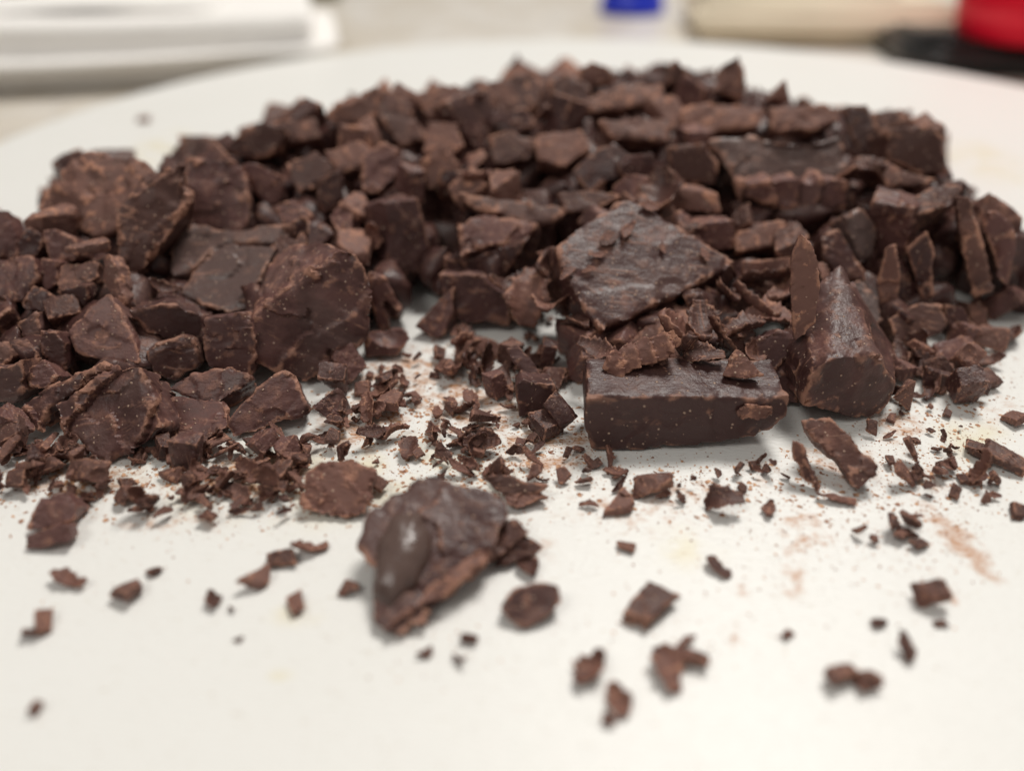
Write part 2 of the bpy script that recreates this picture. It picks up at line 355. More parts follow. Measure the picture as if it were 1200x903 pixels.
# ------------------------------------------------------------------ hand-placed chunks
LAND = []; PLANE = {}
HERO_POLY = []          # (pixel polygon, nearest depth) so that loose pieces do not cover them
def hero(label, poly, face, thick, z=None, lift=0.0, extra=(), ext=None, taper=0.85, mat=None, res=46, amp=1.0, scoops=1, terrace=None, seed=None, name='chocolate_chunk', cat='chocolate chunk', group=None, guard=True):
    n = facing(*face); seed = seed if seed is not None else len(HERO_POLY)*7+3
    cx, cy = np.mean([p[0] for p in poly]), np.mean([p[1] for p in poly])
    if z is None: a = on_heap(cx, cy, lift*MM)
    else:
        low = max(poly, key=lambda p: p[1]); a = at_z(low[0], low[1], z*MM)
    jr = np.random.default_rng(seed+77); jag = []
    for i, (x0, y0) in enumerate(poly):
        x1, y1 = poly[(i+1) % len(poly)]; jag.append((x0, y0)); L_ = math.hypot(x1-x0, y1-y0)
        k = int(L_//13)
        for j in range(1, k+1):
            f = (j+jr.uniform(-0.3, 0.3))/(k+1); o_ = jr.normal()*1.5*min(amp, 1.0); jag.append((x0+(x1-x0)*f-(y1-y0)/L_*o_, y0+(y1-y0)*f+(x1-x0)/L_*o_))
    T = []
    for (px, py) in jag:
        d = ray(px, py); t = ((a-CAM) @ n)/(d @ n); T.append(CAM+d*t)
    T = np.array(T); e = (-n if ext is None else nrm(ext))
    c = T.mean(0); B = c+(T-c)*taper+e*thick*MM
    pts = list(T)+list(B)
    ca = (a-CAM) @ FW
    for (px, py, dd) in extra: pts.append(CAM+ray(px, py)*(ca+dd*MM))
    pts = np.array(pts)
    pts[:, 2] = np.maximum(pts[:, 2], 0.0004)
    size = np.linalg.norm(pts.max(0)-pts.min(0))
    me = hull_remesh(name, pts, size/res, 0 if len(extra) else len(jag))
    roughen(me, size*0.8, seed, amp, scoops, terrace, keep_floor=0.0003)
    V = co(me); o0 = np.array([V[:, 0].mean(), V[:, 1].mean(), V[:, 2].min()]); set_co(me, V-o0)
    o = link(name, me, mat or M_CHOC); o.location = o0
    tag(o, label, cat, group)
    if guard: HERO_POLY.append((np.array(poly, float), ((V-CAM) @ FW).min(), ((V-CAM) @ FW).max()))
    PLANE[o.name] = (n, a)
    LAND.append((np.array([V[:, 0].mean(), V[:, 1].mean(), V[:, 2].max()]), label)) if guard else None
    return o

hero('big faceted chunk with a smooth hollow, standing alone above the heap end', [(35, 243), (62, 212), (100, 176), (130, 180), (162, 183), (184, 198), (172, 226), (136, 270), (112, 280), (90, 266)], (-12, 42), 13, lift=4, mat=M_BROWN, scoops=2, amp=0.8, res=56)
hero('tall brown chunk with a crumbly scuffed face beside the hollow one', [(150, 230), (193, 205), (214, 190), (219, 232), (208, 262), (182, 298), (165, 320), (150, 330), (142, 322), (136, 290), (135, 252)], (14, 30), 12, lift=5, extra=[(175, 200, 9)], mat=M_BROWN, scoops=1, amp=1.1, res=56)
hero('smooth flat-faced chunk leaning on top of the heap with scratched face', [(218, 184), (275, 188), (289, 202), (296, 236), (292, 262), (279, 276), (245, 271), (214, 262), (217, 222)], (12, 32), 11, lift=3, extra=[(193, 206, 4), (205, 195, 6), (206, 250, 3)], amp=0.7, res=56)
hero('grey-brown slab lying flat, a raised line across its top', [(255, 284), (328, 286), (309, 318), (294, 344), (290, 362), (268, 367), (236, 357), (209, 346), (228, 314)], (-10, 58), 8, lift=3, mat=M_GREY, amp=0.7, res=56)
hero('low grey slab tucked under the flat-faced scratched chunk', [(196, 290), (222, 262), (290, 266), (348, 262), (335, 284), (262, 284), (226, 314), (200, 325)], (-5, 62), 8, lift=1.5, mat=M_GREY, amp=0.8)
hero('largest rounded chunk with shell-like ripples, standing at the heap front', [(284, 410), (290, 378), (302, 362), (330, 342), (364, 318), (386, 300), (402, 290), (418, 297), (430, 318), (434, 350), (431, 398), (396, 425), (357, 449), (320, 436), (295, 425)], (14, 22), 12, z=1, extra=[(297, 345, 3), (318, 304, 7), (352, 277, 10), (386, 291, 7)], amp=0.9, scoops=2, res=64, terrace=((0.6, 0.1, 0.75), 0.0055, 0.010))
hero('boxy chunk with a horizontal ridge across its dark front', [(440, 238), (490, 233), (500, 270), (509, 317), (460, 322), (452, 300), (444, 270)], (22, 14), 10, lift=3, extra=[(420, 240, 5), (424, 300, 6), (470, 226, 9)], mat=M_CUT, amp=0.7, res=54)
hero('small kite-shaped chunk standing at the edge of a bare board patch', [(485, 383), (519, 346), (533, 334), (531, 365), (521, 393), (505, 396)], (-18, 30), 7, z=1, amp=0.6)
hero('wedge with a pale cut edge above a black gap', [(535, 306), (598, 288), (622, 279), (602, 310), (577, 333), (560, 333)], (-10, 5), 9, lift=2, mat=M_CUT, amp=0.7)
hero('slab with smooth face lying over the pale-edged wedge', [(534, 262), (562, 250), (600, 256), (632, 262), (612, 282), (560, 292), (540, 300)], (5, 48), 7, lift=4, amp=0.9)
flake = hero('wide flat flake with powdery curls on its face, tilted on the heap', [(650, 287), (672, 270), (702, 250), (733, 232), (757, 238), (790, 262), (836, 290), (865, 304), (846, 318), (780, 352), (706, 387), (691, 370), (673, 345), (660, 318)], (14, 58), 7, lift=9, mat=M_CHOC, taper=1.0, amp=0.55, scoops=0, res=72)
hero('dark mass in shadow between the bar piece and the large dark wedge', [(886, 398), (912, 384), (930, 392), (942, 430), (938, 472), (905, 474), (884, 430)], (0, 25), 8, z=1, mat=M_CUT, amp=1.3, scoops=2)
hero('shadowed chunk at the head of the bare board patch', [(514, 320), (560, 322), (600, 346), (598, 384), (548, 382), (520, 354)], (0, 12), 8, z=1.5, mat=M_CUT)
MORE = [  # label, outline, facing, thickness mm, material
    ('edge chunk half cut off by the picture beside bare board', [(-30, 244), (6, 245), (22, 278), (20, 302), (-30, 306)], (10, 30), 8, 'C'), ('small knob between the edge chunk and the curved chip', [(20, 281), (34, 266), (48, 274), (49, 288), (36, 302), (22, 302)], (0, 30), 5, 'C'),
    ('curved chip lying below the hollow chunk', [(48, 270), (63, 267), (88, 280), (92, 300), (86, 306), (58, 306)], (0, 30), 6, 'C'), ('smooth grey-faced chunk under the edge chunk', [(-30, 306), (0, 303), (40, 296), (46, 325), (36, 336), (24, 356), (-30, 348)], (-8, 42), 9, 'C'),
    ('flake with a crescent mark near the grey-faced chunk', [(24, 356), (38, 333), (58, 343), (70, 355), (49, 366), (30, 364)], (-6, 42), 4, 'C'), ('upright chip beside the tan flat-topped piece', [(48, 302), (66, 306), (70, 330), (52, 342)], (-5, 22), 5, 'C'),
    ('tan flat-topped piece below the hollow chunk', [(70, 310), (118, 306), (116, 324), (106, 330), (68, 341), (69, 322)], (0, 50), 5, 'B'), ('dark notched chip under the tan flat-topped piece', [(65, 342), (88, 335), (101, 335), (105, 350), (98, 364), (80, 353)], (0, 12), 6, 'K'),
    ('orange-dusted fin rising beside the triangular slab', [(120, 302), (126, 296), (135, 310), (145, 350), (143, 366), (131, 350), (121, 332)], (-35, 24), 3, 'B'), ('reddish flap near the triangular slab', [(47, 386), (64, 388), (76, 402), (75, 436), (62, 432), (47, 412)], (-4, 24), 4, 'C'),
    ('leaning pale-edged chip above the reddish flap', [(18, 378), (42, 364), (46, 398), (40, 406), (26, 396)], (-10, 30), 5, 'C'), ('arched fragment with a dark hollow beneath', [(-30, 398), (6, 400), (30, 396), (45, 416), (40, 426), (18, 416), (4, 428), (-30, 430)], (-4, 40), 5, 'B'),
    ('lump under the arched fragment', [(-30, 434), (5, 430), (24, 420), (28, 460), (14, 474), (-30, 470)], (-5, 22), 8, 'C'), ('small dusty lump in front of the reddish flap', [(30, 432), (50, 421), (70, 440), (52, 456), (33, 452)], (0, 35), 5, 'C'),
    ('dusty shoulder slab next to the angular shoulder block', [(298, 150), (335, 139), (370, 136), (378, 160), (330, 170), (302, 166)], (0, 42), 8, 'B'), ('ridge slab past the sloped shoulder slab', [(442, 107), (470, 108), (487, 136), (500, 164), (470, 170), (445, 140)], (8, 40), 8, 'B'),
    ('dark chunk tucked behind the scratched flat-faced chunk', [(282, 193), (300, 190), (336, 210), (330, 236), (315, 241), (298, 226)], (15, 20), 8, 'C'), ('brown lump behind the dark tucked chunk', [(335, 190), (370, 176), (391, 196), (376, 216), (350, 226), (338, 206)], (0, 42), 8, 'B'),
    ('smooth mauve chunk behind the ridged boxy chunk', [(424, 182), (450, 165), (470, 176), (466, 202), (446, 226), (425, 226)], (10, 36), 8, 'C'), ('small upright block left of the smooth mauve chunk', [(373, 210), (400, 198), (403, 236), (379, 252), (372, 236)], (8, 12), 7, 'C'),
    ('dusty lump above the small upright block', [(380, 176), (420, 164), (441, 180), (425, 200), (394, 199)], (0, 48), 7, 'B'), ('low brown chip before the dark tucked chunk', [(318, 241), (345, 232), (368, 254), (332, 262)], (0, 42), 5, 'C'),
    ('curly-textured lump behind the ridged boxy chunk', [(490, 186), (520, 174), (541, 190), (536, 216), (500, 222)], (0, 30), 8, 'B'), ('long ridge lump of dusty chocolate', [(482, 112), (520, 98), (548, 100), (541, 130), (502, 140)], (0, 40), 9, 'B'),
    ('tilted plate below the long ridge lump', [(500, 142), (536, 144), (546, 170), (521, 190), (496, 176)], (5, 42), 7, 'B'), ('broad ridge plate past the long ridge lump', [(560, 102), (600, 87), (625, 83), (641, 100), (630, 128), (588, 132)], (0, 40), 9, 'B'),
    ('dark diamond piece below the broad ridge plate', [(578, 130), (618, 126), (628, 146), (602, 158), (574, 144)], (0, 36), 7, 'C'), ('ridge plate before the broad ridge hump', [(640, 94), (668, 86), (692, 102), (692, 124), (650, 130)], (0, 40), 8, 'B'),
    ('long level bar with orange front near the ridge', [(676, 116), (720, 102), (776, 96), (782, 116), (740, 125), (682, 130)], (0, 45), 9, 'B'), ('rough plate above the black hollow', [(570, 160), (600, 152), (641, 166), (622, 186), (580, 192)], (0, 44), 7, 'B'),
    ('flat plate beside the rough plate above the black hollow', [(628, 158), (680, 150), (692, 175), (662, 196), (628, 186)], (0, 46), 7, 'B'), ('leaning slab behind the wide tilted flake', [(668, 204), (700, 172), (720, 166), (741, 182), (722, 210), (690, 226)], (-12, 38), 7, 'C'),
    ('dark stub behind the wide tilted flake', [(724, 192), (742, 180), (766, 178), (771, 202), (750, 216), (730, 211)], (10, 22), 7, 'C'), ('wide dusty plate behind the leaning slab', [(700, 142), (750, 136), (792, 140), (782, 166), (720, 162)], (0, 48), 7, 'B'),
    ('thin wavy slab along the lower lip of the black hollow', [(530, 224), (560, 229), (606, 233), (680, 245), (642, 263), (600, 258), (560, 246)], (4, 50), 4, 'B'), ('small plate at the end of the thin wavy slab', [(652, 226), (690, 222), (730, 229), (692, 248), (660, 247)], (0, 50), 5, 'B'),
    ('red-brown block touching the grey sheened bar piece', [(780, 172), (825, 166), (842, 194), (838, 216), (800, 216), (785, 202)], (-8, 18), 9, 'B'), ('dusty plate above the grey sheened bar piece', [(800, 122), (860, 120), (900, 126), (890, 150), (830, 153), (800, 146)], (0, 46), 8, 'B'),
    ('orange-brown plate beyond the grey sheened bar piece', [(902, 126), (970, 121), (986, 140), (960, 152), (902, 152)], (0, 46), 8, 'B'), ('dark leaning slice next to the orange-brown plate', [(985, 126), (1015, 121), (1031, 150), (1020, 186), (1000, 166)], (-20, 22), 7, 'C'),
    ('dusty lump by the ribbed end block', [(1022, 132), (1058, 127), (1076, 150), (1042, 150), (1032, 166)], (0, 40), 7, 'B'), ('layered plate under the ribbed end block', [(1020, 192), (1040, 188), (1082, 206), (1100, 208), (1088, 216), (1040, 218)], (0, 44), 7, 'B'),
    ('pale grey smooth chip beside the large dark wedge', [(988, 332), (1010, 326), (1030, 350), (1036, 376), (1012, 390), (992, 362)], (14, 38), 5, 'G'), ('mauve smooth chip under the sheened bar piece', [(990, 252), (1010, 241), (1031, 270), (1022, 300), (1010, 310), (1000, 282)], (18, 30), 6, 'G'),
    ('brown slab leaning behind the large dark wedge', [(960, 276), (985, 266), (1008, 308), (1016, 330), (986, 326), (966, 302)], (0, 42), 6, 'C'), ('dusty foot piece below the narrow brown slice', [(1042, 374), (1080, 354), (1104, 356), (1110, 386), (1080, 400), (1050, 400)], (8, 42), 5, 'B'),
    ('chip below the tall upright slice', [(1106, 356), (1130, 360), (1140, 385), (1116, 392)], (0, 40), 4, 'C'), ('flat foot flake next to the long leaf-like flake', [(1092, 402), (1138, 392), (1150, 414), (1106, 426)], (0, 55), 3, 'C'),
    ('oval chip standing under the sliced row', [(1136, 358), (1148, 350), (1158, 362), (1160, 384), (1142, 393)], (0, 22), 3, 'B'), ('brown ridge of flakes past the tilted flake', [(862, 272), (920, 256), (936, 276), (900, 290), (862, 296)], (0, 44), 5, 'B'),
    ('crumpled brown sheet behind the bar piece', [(870, 306), (928, 300), (934, 340), (900, 346), (872, 332)], (-5, 34), 4, 'S'), ('dark crumpled chip below the crumpled brown sheet', [(846, 348), (884, 345), (890, 374), (862, 384)], (0, 30), 4, 'S'),
    ('dark hanging drip of chocolate under the tilted flake', [(600, 330), (616, 318), (628, 330), (622, 362), (612, 384), (598, 372)], (-10, 15), 4, 'S'), ('curled rim piece left of the tilted flake', [(628, 296), (648, 288), (662, 318), (668, 350), (650, 372), (640, 340)], (-35, 15), 3, 'S'),
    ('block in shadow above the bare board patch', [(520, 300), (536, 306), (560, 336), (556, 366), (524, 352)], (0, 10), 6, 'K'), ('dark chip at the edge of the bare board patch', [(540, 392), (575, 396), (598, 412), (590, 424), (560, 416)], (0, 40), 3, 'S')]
for lb, pl, fc, th, mk in MORE:
    hero(lb, pl, fc, th, lift=2, mat={'C': M_CHOC, 'B': M_BROWN, 'K': M_CUT, 'G': M_GREY, 'S': M_SHAVE}[mk], amp=0.8, scoops=0, res=42)
hero('long brick-like bar piece with cut front standing on the board', [(688, 464), (740, 465), (800, 464), (880, 467), (926, 464), (922, 486), (905, 507), (840, 519), (760, 527), (692, 530), (684, 500)], (3, 3), 10, z=0.2, ext=(0.0, 1, 0.12), taper=0.96, mat=M_CUT, amp=0.38, scoops=0, res=72)
hero('large dark wedge with a jagged upright ridge beside the bar piece', [(941, 474), (952, 440), (968, 424), (1000, 418), (1034, 421), (1048, 450), (1040, 475), (1025, 490), (985, 487)], (12, 2), 14, z=0.5, extra=[(931, 462, 5), (932, 408, 6), (946, 356, 6), (962, 326, 6), (985, 308, 7), (991, 322, 8), (1004, 352, 12), (1036, 388, 14), (1050, 410, 11)], mat=M_CHOC, amp=0.75, scoops=1, res=80)
hero('thin brown spike of chocolate rising next to the large dark wedge', [(930, 402), (925, 340), (928, 296), (938, 272), (955, 290), (962, 330), (956, 380)], (-12, 14), 3, z=12, mat=M_BROWN, amp=0.7)
hero('grey sheened bar piece with drips of shadow below, near the heap top', [(830, 164), (900, 158), (988, 154), (998, 206), (960, 211), (905, 207), (868, 222), (850, 192)], (4, 42), 9, lift=3, mat=M_GREY, amp=0.55, res=60)
hero('ragged dark bar side under the grey sheened piece', [(862, 215), (915, 210), (992, 212), (990, 245), (950, 262), (905, 240), (868, 238)], (0, 5), 8, lift=0, amp=1.3, terrace=((1, 0.1, 0.1), 0.006, 0.05))
for k, (lb, pl, fc) in enumerate([
    ('tall upright slice standing nearest the end of the sliced row', [(1116, 226), (1136, 229), (1146, 262), (1166, 344), (1140, 348), (1131, 318), (1122, 262)], (-24, 12)),
    ('upright slice with a slanted top behind the tall slice', [(1150, 252), (1166, 246), (1186, 262), (1190, 290), (1184, 330), (1172, 345), (1162, 300)], (-30, 10)),
    ('broad pale slice at the outer end of the sliced row', [(1172, 282), (1192, 274), (1240, 280), (1250, 345), (1200, 352), (1178, 345)], (5, 12)),
    ('narrow brown slice standing inside the sliced row', [(1036, 292), (1050, 286), (1056, 330), (1052, 374), (1034, 378), (1028, 330)], (-25, 8)),
    ('thin leaning slice next to the narrow brown slice', [(1062, 292), (1088, 270), (1096, 300), (1094, 348), (1082, 352), (1072, 330)], (-20, 10)),
    ('cracked slab capping the sliced row', [(1060, 235), (1110, 214), (1132, 220), (1118, 240), (1090, 248), (1066, 250)], (0, 60)),
    ('end block with ribbed brown side at the heap corner', [(1042, 150), (1096, 148), (1106, 160), (1112, 205), (1080, 205), (1040, 190)], (10, 22))]):
    hero(lb, pl, fc, [7, 6, 8, 5, 5, 6, 10][k], lift=4, mat=[M_BROWN, M_CHOC, M_CHOC, M_BROWN, M_CHOC, M_BROWN, M_BROWN][k], amp=0.8, group='slices in the sliced row')
hero('layered slab with stepped splintered face at the heap foot', [(52, 508), (56, 480), (100, 455), (136, 430), (165, 428), (173, 450), (186, 490), (190, 500), (166, 524), (126, 541), (108, 535), (86, 516)], (-8, 40), 10, z=0.5, amp=1.0, scoops=1, terrace=((0.55, 0.35, -0.75), 0.0058, 0.05), res=70)
hero('dark splinter slab lying beside the layered slab', [(22, 470), (30, 500), (48, 508), (54, 480), (98, 452), (130, 430), (120, 424), (70, 446)], (-15, 45), 7, z=2, amp=1.0, terrace=((0.55, 0.35, -0.75), 0.005, 0.03))
hero('triangular slab leaning behind the layered slab', [(80, 386), (118, 347), (129, 342), (160, 396), (164, 426), (122, 425), (90, 414)], (-4, 42), 8, lift=3, amp=0.7, res=54)
hero('hollow-topped chunk with dusty rim beside the deep gap', [(149, 364), (178, 358), (206, 356), (236, 371), (250, 408), (238, 418), (205, 406), (172, 392)], (18, 14), 9, lift=2, mat=M_CUT, amp=1.0)
hero('small block with orange powder on its top corner', [(170, 412), (214, 391), (226, 395), (236, 425), (206, 446), (180, 440)], (10, 28), 8, lift=2, amp=0.9)
hero('flat slab with broken corner in front of the deep gap', [(195, 456), (216, 440), (270, 426), (298, 440), (277, 464), (264, 482), (228, 490), (220, 468)], (0, 48), 7, z=2, amp=0.8)
hero('square chunk with whitened edges at the heap foot', [(274, 482), (298, 456), (331, 431), (346, 440), (366, 485), (322, 497), (276, 514), (262, 500)], (6, 38), 8, z=0.5, amp=0.7, res=54)
hero('small dark chunk on the board below the rippled chunk', [(425, 392), (470, 388), (478, 395), (466, 416), (428, 420)], (0, 20), 6, z=0.5, amp=0.8)
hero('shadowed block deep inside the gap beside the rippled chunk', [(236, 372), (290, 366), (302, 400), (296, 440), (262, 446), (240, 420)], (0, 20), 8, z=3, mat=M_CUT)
hero('flat shadowed slab under the layered slab and the square chunk', [(176, 470), (200, 462), (262, 470), (270, 500), (240, 514), (196, 518)], (0, 55), 5, z=0.3, mat=M_CHOC)
hero('pair-split shard hanging beside the rippled chunk', [(432, 318), (452, 325), (472, 362), (468, 368), (450, 350), (458, 388), (446, 390), (434, 350)], (10, 15), 5, lift=3, amp=0.9)
hero('oval shell-like chunk lying alone before the heap', [(352, 590), (358, 552), (380, 538), (410, 535), (441, 549), (436, 576), (429, 604), (400, 610), (370, 601)], (0, 52), 5, z=0.6, amp=1.0, scoops=2, mat=M_SHAVE, terrace=((0.5, 0.6, 0.2), 0.006, 0.03), res=54)
smear = hero('large flat piece with a shiny melted patch, lying alone on the board', [(418, 640), (424, 620), (431, 600), (445, 590), (456, 575), (475, 568), (490, 557), (511, 556), (535, 566), (560, 568), (592, 578), (599, 602), (586, 620), (582, 640), (566, 650), (556, 670), (535, 680), (522, 702), (505, 710), (500, 730), (480, 734), (470, 750), (452, 744), (436, 730), (434, 700), (446, 680), (438, 662)], (8, 70), 5, z=0.8, amp=0.6, scoops=0, mat=M_CHOC, res=84)
hero('torn dark flake poking out from under the melted piece', [(572, 670), (588, 652), (600, 615), (612, 618), (637, 640), (632, 648), (600, 660)], (10, 50), 2.5, z=0.6, mat=M_SHAVE, amp=1.2)
hero('curled brown shaving touching the back of the melted piece', [(565, 560), (585, 556), (644, 568), (625, 580), (590, 580)], (0, 40), 3, z=2, mat=M_BROWN, amp=1.0, name='chocolate_shaving', cat='chocolate shaving')
hero('dark flake bridging the curled shaving and the melted piece', [(590, 580), (632, 574), (645, 582), (612, 594), (595, 592)], (0, 60), 2, z=1, mat=M_SHAVE)
hero('powdery crust along the rim of the melted piece', [(452, 742), (470, 747), (498, 727), (520, 702), (552, 670), (580, 640), (562, 640), (530, 664), (500, 690), (476, 716), (456, 726)], (8, 70), 2.2, z=1.6, mat=M_BROWN, amp=1.6, res=60)
hero('small dark flake tucked against the melted piece rim', [(560, 640), (585, 612), (606, 606), (622, 622), (600, 640), (575, 660)], (12, 55), 2.5, z=2, mat=M_SHAVE, amp=1.0)
hero('smooth five-sided nugget beside the melted piece', [(585, 712), (600, 691), (626, 682), (654, 685), (658, 704), (641, 724), (616, 740), (596, 728)], (0, 55), 4.5, z=0.4, amp=0.5)
hero('rounded top half of a broken nugget pair at the board edge side', [(31, 620), (48, 582), (78, 576), (88, 592), (84, 612), (46, 622)], (-5, 45), 5, z=0.8, amp=0.8)
hero('lower half of the broken nugget pair with a pale seam', [(27, 645), (30, 627), (80, 613), (82, 634), (56, 642)], (-5, 35), 3, z=0.4, amp=0.8)
hero('folded strip like an open book before the large dark wedge', [(938, 492), (975, 490), (1000, 512), (1029, 546), (1021, 571), (1008, 575), (985, 545), (955, 515)], (-14, 52), 3, z=1.5, mat=M_SHAVE, amp=0.8)
hero('thin curved strip standing next to the folded strip', [(928, 515), (938, 520), (948, 548), (962, 576), (955, 578), (938, 556), (930, 540)], (-35, 20), 2, z=0.5, mat=M_SHAVE, amp=0.9)
hero('thin flat strip lying in front of the folded strip', [(955, 575), (985, 580), (1006, 584), (1004, 594), (975, 586)], (0, 62), 1.6, z=0.4, mat=M_SHAVE, amp=0.9)
hero('small boxy lump with bright cut front among the curls', [(604, 452), (612, 444), (650, 450), (656, 472), (636, 484), (608, 490)], (4, 12), 6, z=0.4, mat=M_CUT, amp=0.7)
hero('leaning rod of chocolate among the curls', [(592, 408), (606, 402), (628, 428), (638, 446), (620, 448), (602, 425)], (-6, 40), 5, z=3, mat=M_CUT, amp=0.6)
hero('ridged crust of chocolate curling over the bar piece', [(704, 432), (712, 415), (738, 402), (765, 392), (790, 384), (800, 400), (780, 420), (745, 432), (712, 448)], (-4, 35), 4, z=10, mat=M_SHAVE, amp=1.2, terrace=((1, 0.2, 0.1), 0.003, 0.03))
hero('peaked flake resting on the bar piece top', [(846, 440), (854, 420), (862, 408), (878, 420), (896, 440), (872, 444)], (-8, 40), 2, z=11, mat=M_SHAVE, amp=1.0)
hero('scuffed wafer stuck on the bar piece front', [(864, 478), (874, 472), (905, 474), (908, 484), (892, 494), (866, 492)], (3, 3), 0.8, z=5.5, mat=M_BROWN, amp=2.6, taper=0.5, res=30)
# the far skyline of the heap
for lb, pl in [('tall pointed shard on the far ridge of the heap', [(838, 108), (846, 82), (856, 64), (872, 78), (877, 100), (870, 118)]),
               ('small pointed shard past the tall ridge shard', [(900, 116), (912, 104), (921, 92), (927, 108), (926, 120)]),
               ('knob of chocolate on the far ridge', [(780, 100), (784, 78), (795, 69), (806, 78), (810, 100)]),
               ('broad hump on the far ridge', [(672, 104), (680, 80), (692, 72), (712, 78), (720, 96)]),
               ('sloped slab at the shoulder of the far ridge', [(380, 135), (400, 112), (440, 100), (452, 112), (440, 140), (400, 150)]),
               ('angular block on the near shoulder of the ridge', [(262, 180), (272, 155), (310, 142), (336, 150), (330, 176), (296, 190)])]:
    hero(lb, pl, (0, 25), 8, lift=4, mat=M_BROWN, amp=0.9, res=34)
# glossy melted patch on the lone piece
def melted():
    n = 36; V, F = [], []; nn, a0 = PLANE[smear.name]; R_ = 10
    for i in range(R_+1):
        r = i/R_
        for k in range(n):
            a = 2*math.pi*k/n; wob = 1+0.07*math.sin(2*a+0.6)+0.05*math.sin(3*a+1)+0.05*math.sin(7*a)+0.03*math.sin(11*a+2)
            x, y = 33*r*wob*math.cos(a), 62*r*wob*math.sin(a); px, py = 470+x+0.14*y, 653-y
            d = ray(px, py); p = CAM+d*(((a0-CAM) @ nn)/(d @ nn))
            V.append(p+nn*(0.0015*(1-r*r)+0.0007-0.0016*r**8))
    for i in range(R_):
        for k in range(n): F.append((i*n+k, i*n+(k+1) % n, (i+1)*n+(k+1) % n, (i+1)*n+k))
    V = np.array(V)-np.array(smear.location)
    m, nt, b = new_mat('melted_chocolate'); g = G(nt); tc = g.n('ShaderNodeTexCoord').outputs['Object']
    g.put(b.inputs['Base Color'], g.mix(g.noise(tc, 300, 3), rgba(0.085, 0.050, 0.041), rgba(0.135, 0.090, 0.076)))
    g.put(b.inputs['Roughness'], g.ramp(g.noise(tc, 500, 3), 0.3, 0.7, 0.12, 0.34)); g.put(b.inputs['Normal'], g.bump(g.noise(tc, 420, 3), 0.0005, 0.6))
    link('melted_patch', mesh_np('melted_patch', V, F), m, smear)['label'] = 'shiny oval melted patch'
melted()

# deep gaps left open between the big pieces
for hole in ([(1092, 242), (1114, 240), (1128, 300), (1130, 345), (1104, 346), (1096, 300)], [(1150, 262), (1160, 300), (1170, 345), (1164, 346)], [(578, 196), (610, 202), (660, 204), (645, 226), (612, 224)], [(506, 240), (530, 232), (534, 300), (514, 290)],
             [(830, 215), (862, 222), (866, 246), (836, 250)], [(470, 318), (508, 322), (490, 336)], [(882, 370), (912, 355), (926, 400), (905, 420), (884, 410)], [(640, 340), (655, 330), (690, 385), (650, 392)], [(535, 330), (556, 336), (590, 360), (545, 378)]):
    h = np.array(hole, float); q = on_heap(*h.mean(0)); dd = (q-CAM) @ FW; HERO_POLY.append((h, dd+0.012, dd+0.014))
# powder curls on the tilted flake
# ------------------------------------------------------------------ loose pieces: shared shapes
UNIT = 0.012
def chunk_mesh(name, k, dims, res, amp=1.1, scoops=2):
    r = np.random.default_rng(500+k); pts = []
    for sx in (-1, 1):
        for sy in (-1, 1):
            for sz in (-1, 1):
                if r.random() < 0.12: continue
                pts.append(np.array([sx, sy, sz])*0.5*dims*(1+r.uniform(-0.38, 0.12, 3)))
    for _ in range(3): pts.append(r.uniform(-0.62, 0.62, 3)*dims)
    me = hull_remesh(name, pts, max(dims)/res); roughen(me, 1.0, 31*k+5, amp*0.85, scoops); set_co(me, co(me)*UNIT); return me
def wedge_mesh(name, k, res, thin):
    r = np.random.default_rng(900+k); n = r.integers(4, 7); an = np.sort(r.uniform(0, 2*math.pi, n)); pts = []
    for a in an:
        q = r.uniform(0.4, 0.62); pts.append((q*math.cos(a), q*0.8*math.sin(a), 0)); q *= r.uniform(0.7, 1.05); pts.append((q*math.cos(a), q*0.8*math.sin(a), thin*r.uniform(0.5, 1.2)))
    me = hull_remesh(name, pts, 1.0/res); roughen(me, 1.0, 57*k+9, 0.8, 1); set_co(me, co(me)*UNIT); return me
CH = [chunk_mesh('chocolate_chunk', k, np.array([1, RNG.uniform(0.6, 0.95), RNG.uniform(0.45, 0.8)]), 32, scoops=1) for k in range(14)]
SL = [wedge_mesh('chocolate_shard', k, 28, RNG.uniform(0.16, 0.32)) for k in range(10)]
SB = [wedge_mesh('chocolate_wedge', 30+k, 34, RNG.uniform(0.28, 0.45)) for k in range(8)]
CHB = [m_.copy() for m_ in CH]
CR = [chunk_mesh('chocolate_crumb', 70+k, np.array([1, RNG.uniform(0.5, 0.85), RNG.uniform(0.25, 0.45)]), 24, 2.0, 3) for k in range(8)]
RU = [chunk_mesh('rubble', 40+k, np.array([1, 0.8, 0.6]), 8, 1.0, 1) for k in range(6)]
